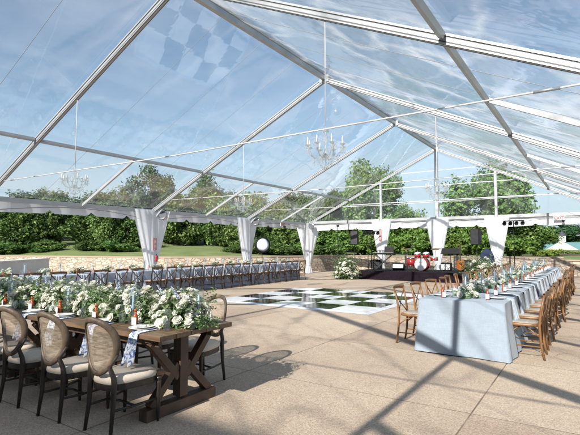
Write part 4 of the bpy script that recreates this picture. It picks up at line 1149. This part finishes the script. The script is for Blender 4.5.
for sx in (-1, 1):
    for sy in (-1, 1): MB().box((sx * (hw - .15), sy * (hd - .15), .18), (.06, .06, .36)).build('leg', M['steel'], st)
tag(st, 'low black skirted band stage at the gable end', 'stage')
def speaker(loc, rz, pole_to, label):
    r = empty('speaker', loc, rz); h = .72
    bevel(MB().box((0, 0, 0), (.38, .34, h)).build('cabinet', M['black'], r), .02)
    MB().box((0, -.176, 0), (.33, .014, h - .06)).build('grille', M['steel'], r)
    m = MB(); m.tube([(0, .05, -h / 2), (0, .05, pole_to - loc[2])], .02, 8); m.build('pole', M['black'], r)
    for k in range(3):
        a = 2 * PI * k / 3 + .3
        MB().tube([(0, .05, pole_to - loc[2] + .45), (.35 * math.cos(a), .05 + .35 * math.sin(a), pole_to - loc[2] + .01)], .013, 6).build('leg', M['black'], r)
    return tag(r, label, 'speaker', 'black loudspeakers on poles')
speaker((-10.15, 21.3, 2.0), .25, 0, 'black loudspeaker on a pole behind the stage flowers, by the corner')
speaker((-4.25, 21.5, 1.98), -.2, SZ, 'black loudspeaker on a pole near the sunburst guitar')
def lampbar(loc, base, label, w=.42):
    r = empty('lamp_bar', (loc[0], loc[1], base)); z = loc[2] - base
    MB().tube([(0, 0, .02), (0, 0, z)], .018, 8).build('pole', M['black'], r)
    MB().tube([(-w, 0, z), (w, 0, z)], .02, 8).build('crossbar', M['black'], r)
    for k in range(3):
        a = 2 * PI * k / 3 + .5; MB().tube([(0, 0, .5), (.4 * math.cos(a), .4 * math.sin(a), .012)], .012, 6).build('leg', M['black'], r)
    for k in range(4):
        x = -w + .06 + (2 * w - .12) * k / 3
        MB().lathe([(.04, -.1), (.075, -.06), (.08, .06), (.07, .06), (.06, .02), (0, .02)], 12, (x, 0, z - .1), Matrix.Rotation(PI / 2 + .3, 3, 'X')).build('lamp_head', M['black'], r)
    return tag(r, label, 'light stand', 'black lamp bars on stands')
lampbar((-9.05, 20.9, 2.3), SZ, 'black lamp bar on a stand beside the keyboard')
lampbar((-2.6, 20.6, 2.6), 0, 'black lamp bar on a stand beside the bright white gable drape', .4)
# keyboard on X stand with laptop
kb = empty('keyboard', (-8.35, 20.75, SZ), .12)
bevel(MB().box((0, 0, .78), (1.15, .32, .09)).build('keyboard_body', M['black'], kb), .01)
MB().box((0, -.06, .828), (1.0, .15, .008)).build('keys', M['china'], kb)
m = MB()
for yy in (-.12, .12):
    m.bar((-.4, yy, .03), (.4, yy, .72), .035, .03); m.bar((.4, yy + .04, .03), (-.4, yy + .04, .72), .035, .03)
m.build('cross_stand', M['steel'], kb); tag(kb, 'black stage keyboard on a cross stand', 'keyboard')
lp = empty('laptop', (-8.15, 20.85, SZ + .83), .1)
MB().box((0, 0, .012), (.42, .28, .02)).build('base', M['black'], lp); MB().box((0, .15, .15), (.46, .02, .3), Matrix.Rotation(-.2, 3, 'X')).build('screen', M['black'], lp)
tag(lp, 'open black laptop standing on the stage keyboard', 'laptop')
mic = empty('microphone_stand', (-9.0, 20.4, SZ))
MB().lathe([(.14, 0), (.14, .02), (.02, .03)], 14).build('base', M['black'], mic); MB().tube([(0, 0, .03), (0, 0, 1.1)], .012, 8).build('pole', M['black'], mic)
MB().tube([(-.15, 0, 1.0), (.6, 0, 1.6)], .01, 6).build('boom', M['black'], mic); MB().lathe([(.015, -.08), (.02, .02), (.03, .04), (.025, .07), (0, .08)], 10, (.62, 0, 1.61), Matrix.Rotation(1, 3, 'Y')).build('microphone', M['steel'], mic)
tag(mic, 'boom microphone stand slanting up beside the keyboard', 'mic stand')
# drum kit
dk = empty('drum_kit', (-6.55, 20.95, SZ))
rx = Matrix.Rotation(PI / 2, 3, 'X')
def drum(name, c, r, d, Mx, head_front=True):
    dr = MB().lathe([(r, -d / 2), (r * 1.0, d / 2)], 28, c, Mx).build(name, M['drumred'], dk)
    for s in (-1, 1):
        MB().lathe([(0, s * (d / 2 + .004)), (r * .95, s * (d / 2 + .004))], 28, c, Mx, cap=False).build('drum_head', M['drumhead'], dr)
        MB().lathe([(r * .94, s * (d / 2 - .015)), (r * 1.05, s * (d / 2 - .015)), (r * 1.05, s * (d / 2 + .014)), (r * .94, s * (d / 2 + .014)), (r * .94, s * (d / 2 - .015))], 28, c, Mx, cap=False).build('hoop', M['drumred'] if r > .25 else M['chrome'], dr)
    return dr
drum('bass_drum', (0, 0, .3), .3, .4, rx)
drum('tom_drum', (-.2, .0, .72), .15, .2, Matrix.Rotation(.3, 3, 'X')); drum('tom_drum', (.2, .0, .72), .15, .2, Matrix.Rotation(.3, 3, 'X'))
drum('floor_tom', (-.58, .2, .38), .2, .36, Matrix.Identity(3)); drum('snare_drum', (.5, .25, .55), .17, .14, Matrix.Rotation(.1, 3, 'X'))
for (x, y, z, r) in ((.62, .1, 1.02, .23), (1.0, .2, .82, .2), (-.75, .15, 1.0, .22)):
    c = MB().lathe([(.0, .02), (.04, .018), (.05, .004), (r, -.012), (r, -.015), (.05, 0)], 22, (x, y, z), Matrix.Rotation(.2, 3, 'X')).build('cymbal', M['brass'], dk)
    m = MB(); m.tube([(x, y, z), (x, y + .02, .3), (x, y, .05)], .01, 6)
    for k in range(3): m.tube([(x, y + .01, .32), (x + .22 * math.cos(k * 2.1), y + .22 * math.sin(k * 2.1), .01)], .008, 6)
    m.build('cymbal_stand', M['chrome'], c)
tag(dk, 'red drum kit with white bass drum head on stage', 'drum kit')
ms = empty('music_stand', (-5.2, 20.75, SZ), -.1)
MB().box((0, 0, .92), (.8, .03, .26), Matrix.Rotation(-.35, 3, 'X')).build('desk', M['black'], ms)
MB().tube([(0, .03, .05), (0, .03, .85)], .014, 8).build('pole', M['black'], ms)
for k in range(3):
    a = 2 * PI * k / 3; MB().tube([(0, .03, .25), (.28 * math.cos(a), .03 + .28 * math.sin(a), .01)], .011, 6).build('leg', M['black'], ms)
tag(ms, 'wide black music stand between the drums and the guitar', 'music stand')
gt = empty('guitar', (-4.7, 20.5, SZ + .06), -.25)
m = MB()
def gb(a, b):
    th = 2 * PI * a; w = .165 + .03 * math.cos(2 * (th - PI / 2) * 1) - .02 * math.cos(th * 2) ; hh = .24
    rr = [0, 1, 1, 0][int(round(b * 3))]; y = [-.05, -.05, .05, .05][int(round(b * 3))]
    k = 1 - .18 * math.exp(-((math.sin(th) - .1) / .25) ** 2)
    return Vector((math.cos(th) * .19 * k * rr * (1 - .12 * math.sin(th)), y, .27 + math.sin(th) * hh * rr))
m.grid(gb, 36, 3, smooth=False, closeu=True); m.build('body', M['guitar'], gt)
MB().lathe([(0, 0), (.05, 0)], 16, (0, -.053, .32), rx, cap=False).build('soundhole', M['black'], gt)
MB().box((0, -.055, .72), (.05, .025, .55)).build('neck', M['black_wood'], gt); MB().box((0, -.05, 1.05), (.08, .02, .16)).build('headstock', M['black_wood'], gt)
m = MB()
for s in (-1, 1): m.tube([(s * .16, -.1, -.05), (s * .1, .12, .1), (0, .16, .5)], .012, 6)
m.build('guitar_stand', M['black'], gt); tag(gt, 'sunburst acoustic guitar leaning on a stand', 'guitar')
def amp(loc, d, rz, label, tilt=0, face='steel'):
    r = empty('amplifier', loc, rz); Mx = Matrix.Rotation(tilt, 3, 'X')
    bevel(MB().box((0, 0, d[2] / 2 + .02), d, Mx).build('cabinet', M['black'], r), .015)
    MB().box(Mx @ Vector((0, -d[1] / 2 - .004, 0)) + Vector((0, 0, d[2] / 2 + .0)), (d[0] * .86, .01, d[2] * .7), Mx).build('grille', M[face], r)
    MB().tube([(-.08, 0, d[2] + .03), (0, 0, d[2] + .06), (.08, 0, d[2] + .03)], .01, 6).build('handle', M['black'], r)
    return tag(r, label, 'amplifier')
amp((-8.95, 21.3, SZ), (.5, .3, .45), 0, 'black amplifier under the lamp bar beside the keyboard')
amp((-7.5, 20.5, SZ), (.55, .36, .26), .1, 'grey wedge monitor speaker between keyboard and drums', -.45, 'fanface')
amp((-4.55, 21.3, SZ), (.55, .3, .5), 0, 'black amplifier behind the sunburst guitar')
amp((-5.55, 21.4, SZ), (.45, .3, .36), 0, 'pale grey fronted amplifier behind the music stand', 0, 'fanface')
nb = MB()
def nbf(a, b):
    th = 2 * PI * a; prof = [(.3, 0), (.3, .3), (.27, .7), (.2, .9), (.08, 1.0), (0, 1.01)]
    rr, z = prof[int(round(b * 5))]; rr *= 1 + .12 * math.sin(th * 5 + z * 4) + .06 * math.sin(th * 9)
    return Vector((rr * math.cos(th), rr * .8 * math.sin(th), z))
nb.grid(nbf, 40, 5, closeu=True); tag(nb.build('covered_bundle', M['navy'], None, (-3.85, 21.75, .42)), 'dark navy cloth-covered bundle against the bright white gable drape', 'cover')
# big stage florals
bouquet('stage_flowers', (-9.75, 19.45, 0), .62, .5, 1.12, 2600, .12, 80, 1.7, 500, nsp=0, vase=False, label='tall white and green flower mound on floor at corner end of stage', group='stage flower mounds')
bouquet('stage_flowers', (-3.75, 20.0, 0), .75, .5, 1.12, 2600, .12, 85, 1.7, 501, nsp=0, vase=False, label='broad white flower mound at guitar end of stage, behind pale table', group='stage flower mounds')
for nm, loc, ht, lb in (('black_pole', (-10.75, 20.6, 0), 2.6, 'thin black light pole rising behind the corner stage flowers'),):
    r = empty(nm, loc); MB().tube([(0, 0, .02), (0, 0, ht)], .022, 8).build('pole', M['black'], r); MB().lathe([(.22, 0), (.22, .02), (.03, .035)], 16).build('base', M['black'], r); MB().box((0, 0, ht), (.1, .1, .1)).build('lamp_head', M['black'], r); tag(r, lb, 'pole')
for pts, lb in (([(-8.3, 20.3, .43), (-7.9, 20.05, .43), (-7.2, 20.1, .43), (-6.6, 20.25, .43), (-5.9, 20.05, .43), (-5.2, 20.3, .43)], 'black cable lying along the front of the stage deck'),
                ([(-10.2, 21.0, .012), (-10.0, 20.3, .012), (-9.5, 20.1, .012), (-9.3, 20.5, .012), (-9.25, 21.2, .012)], 'black cable on the paving behind the corner stage flowers')):
    cb = MB(); cp = [Vector(p) for p in pts]; sm_ = []
    for a, b in zip(cp, cp[1:]): sm_ += [a.lerp(b, t / 5) + Vector((0, .04 * math.sin(t * 2.2), 0)) for t in range(5)]
    cb.tube(sm_ + [cp[-1]], .011, 6); tag(cb.build('cable', M['black']), lb, 'cable')
# round disc on stand by middle post
fn_ = empty('round_disc_stand', (-13.2, 17.45, 0), .95)
Mx = Matrix.Rotation(PI / 2, 3, 'X')
MB().lathe([(0, .05), (.33, .05), (.38, .03), (.4, 0), (.38, -.03), (0, -.05)], 30, (0, 0, 1.62), Mx).build('rim', M['black'], fn_)
MB().lathe([(0, .065), (.2, .064), (.31, .056)], 30, (0, 0, 1.62), Mx).build('pale_face', M['fanface'], fn_)
MB().tube([(-.0, .08, .02), (0, .08, 1.6)], .018, 8).build('pole', M['black'], fn_); MB().lathe([(.22, 0), (.22, .02), (.03, .04)], 16, (0, .08, 0)).build('base', M['black'], fn_)
MB().box((0, .09, 1.62), (.12, .14, .12)).build('motor', M['black'], fn_)
tag(fn_, 'round pale-faced disc with dark rim on a slim black stand', 'fan')

# ------------------------------------------------------------------ camera, sky, sun
cam = bpy.data.cameras.new('camera'); co = bpy.data.objects.new('camera', cam); COL.objects.link(co)
co.location = (0, 0, 1.52); co.rotation_euler = (math.radians(90 + 3.75), 0, math.radians(33.63))
cam.sensor_width = 36; cam.lens = 450 / 580 * 36; cam.clip_end = 2000; cam.clip_start = .05
scn.camera = co
SUN = Vector((-.05, 1.62, -1)).normalized()
el = math.asin(-SUN.z); az = math.atan2(-SUN.x, -SUN.y)   # azimuth of the sun from +Y, clockwise
w = bpy.data.worlds.new('World'); scn.world = w; w.use_nodes = True
nt = w.node_tree; nt.nodes.clear()
out = nt.nodes.new('ShaderNodeOutputWorld'); bg = nt.nodes.new('ShaderNodeBackground')
sky = nt.nodes.new('ShaderNodeTexSky'); sky.sky_type = 'NISHITA'; sky.sun_disc = False
sky.sun_elevation = el; sky.sun_rotation = az; sky.air_density = 1.0; sky.dust_density = .4; sky.ozone_density = 1.0
gen = coords(nt, 'Generated', (1, 1, 3.2))
cl1 = noise_t(nt, 1.15, 6, gen, .5, .3)
cf = ramp(nt, cl1, .45, .8)
hzc = nt.nodes.new('ShaderNodeSeparateXYZ'); nt.links.new(coords(nt, 'Generated'), hzc.inputs[0])
cf2 = math_n(nt, 'MULTIPLY', cf, .72)
skyc = mix_c(nt, 1.0, sky.outputs[0], (.95, 1.03, 1.0), 'MULTIPLY')
skyc = mix_c(nt, cf2, skyc, (5.6, 6.3, 7.0))
hf = nt.nodes.new('ShaderNodeMapRange'); hf.interpolation_type = 'SMOOTHSTEP'
nt.links.new(hzc.outputs[2], hf.inputs[0]); hf.inputs[1].default_value = .0; hf.inputs[2].default_value = .36; hf.inputs[3].default_value = .8; hf.inputs[4].default_value = 0
skyc = mix_c(nt, hf.outputs[0], skyc, (3.5, 4.2, 5.0))
nt.links.new(skyc, bg.inputs[0]); bg.inputs[1].default_value = .08
nt.links.new(bg.outputs[0], out.inputs[0])
sl = bpy.data.lights.new('sun', 'SUN'); sl.energy = 5.0; sl.angle = math.radians(.53); sl.color = (1, .95, .87)
so = bpy.data.objects.new('sun', sl); COL.objects.link(so); so.rotation_euler = SUN.to_track_quat('-Z', 'Y').to_euler(); so.location = (0, -20, 30)

scn.view_settings.view_transform = 'Standard'; scn.view_settings.look = 'None'
scn.view_settings.exposure = 1.0; scn.view_settings.gamma = 1; scn.view_settings.use_curve_mapping = False
scn.cycles.max_bounces = 10; scn.cycles.transparent_max_bounces = 24; scn.cycles.diffuse_bounces = 3; scn.cycles.glossy_bounces = 4
scn.cycles.use_denoising = True
scn.cycles.sample_clamp_indirect = 6
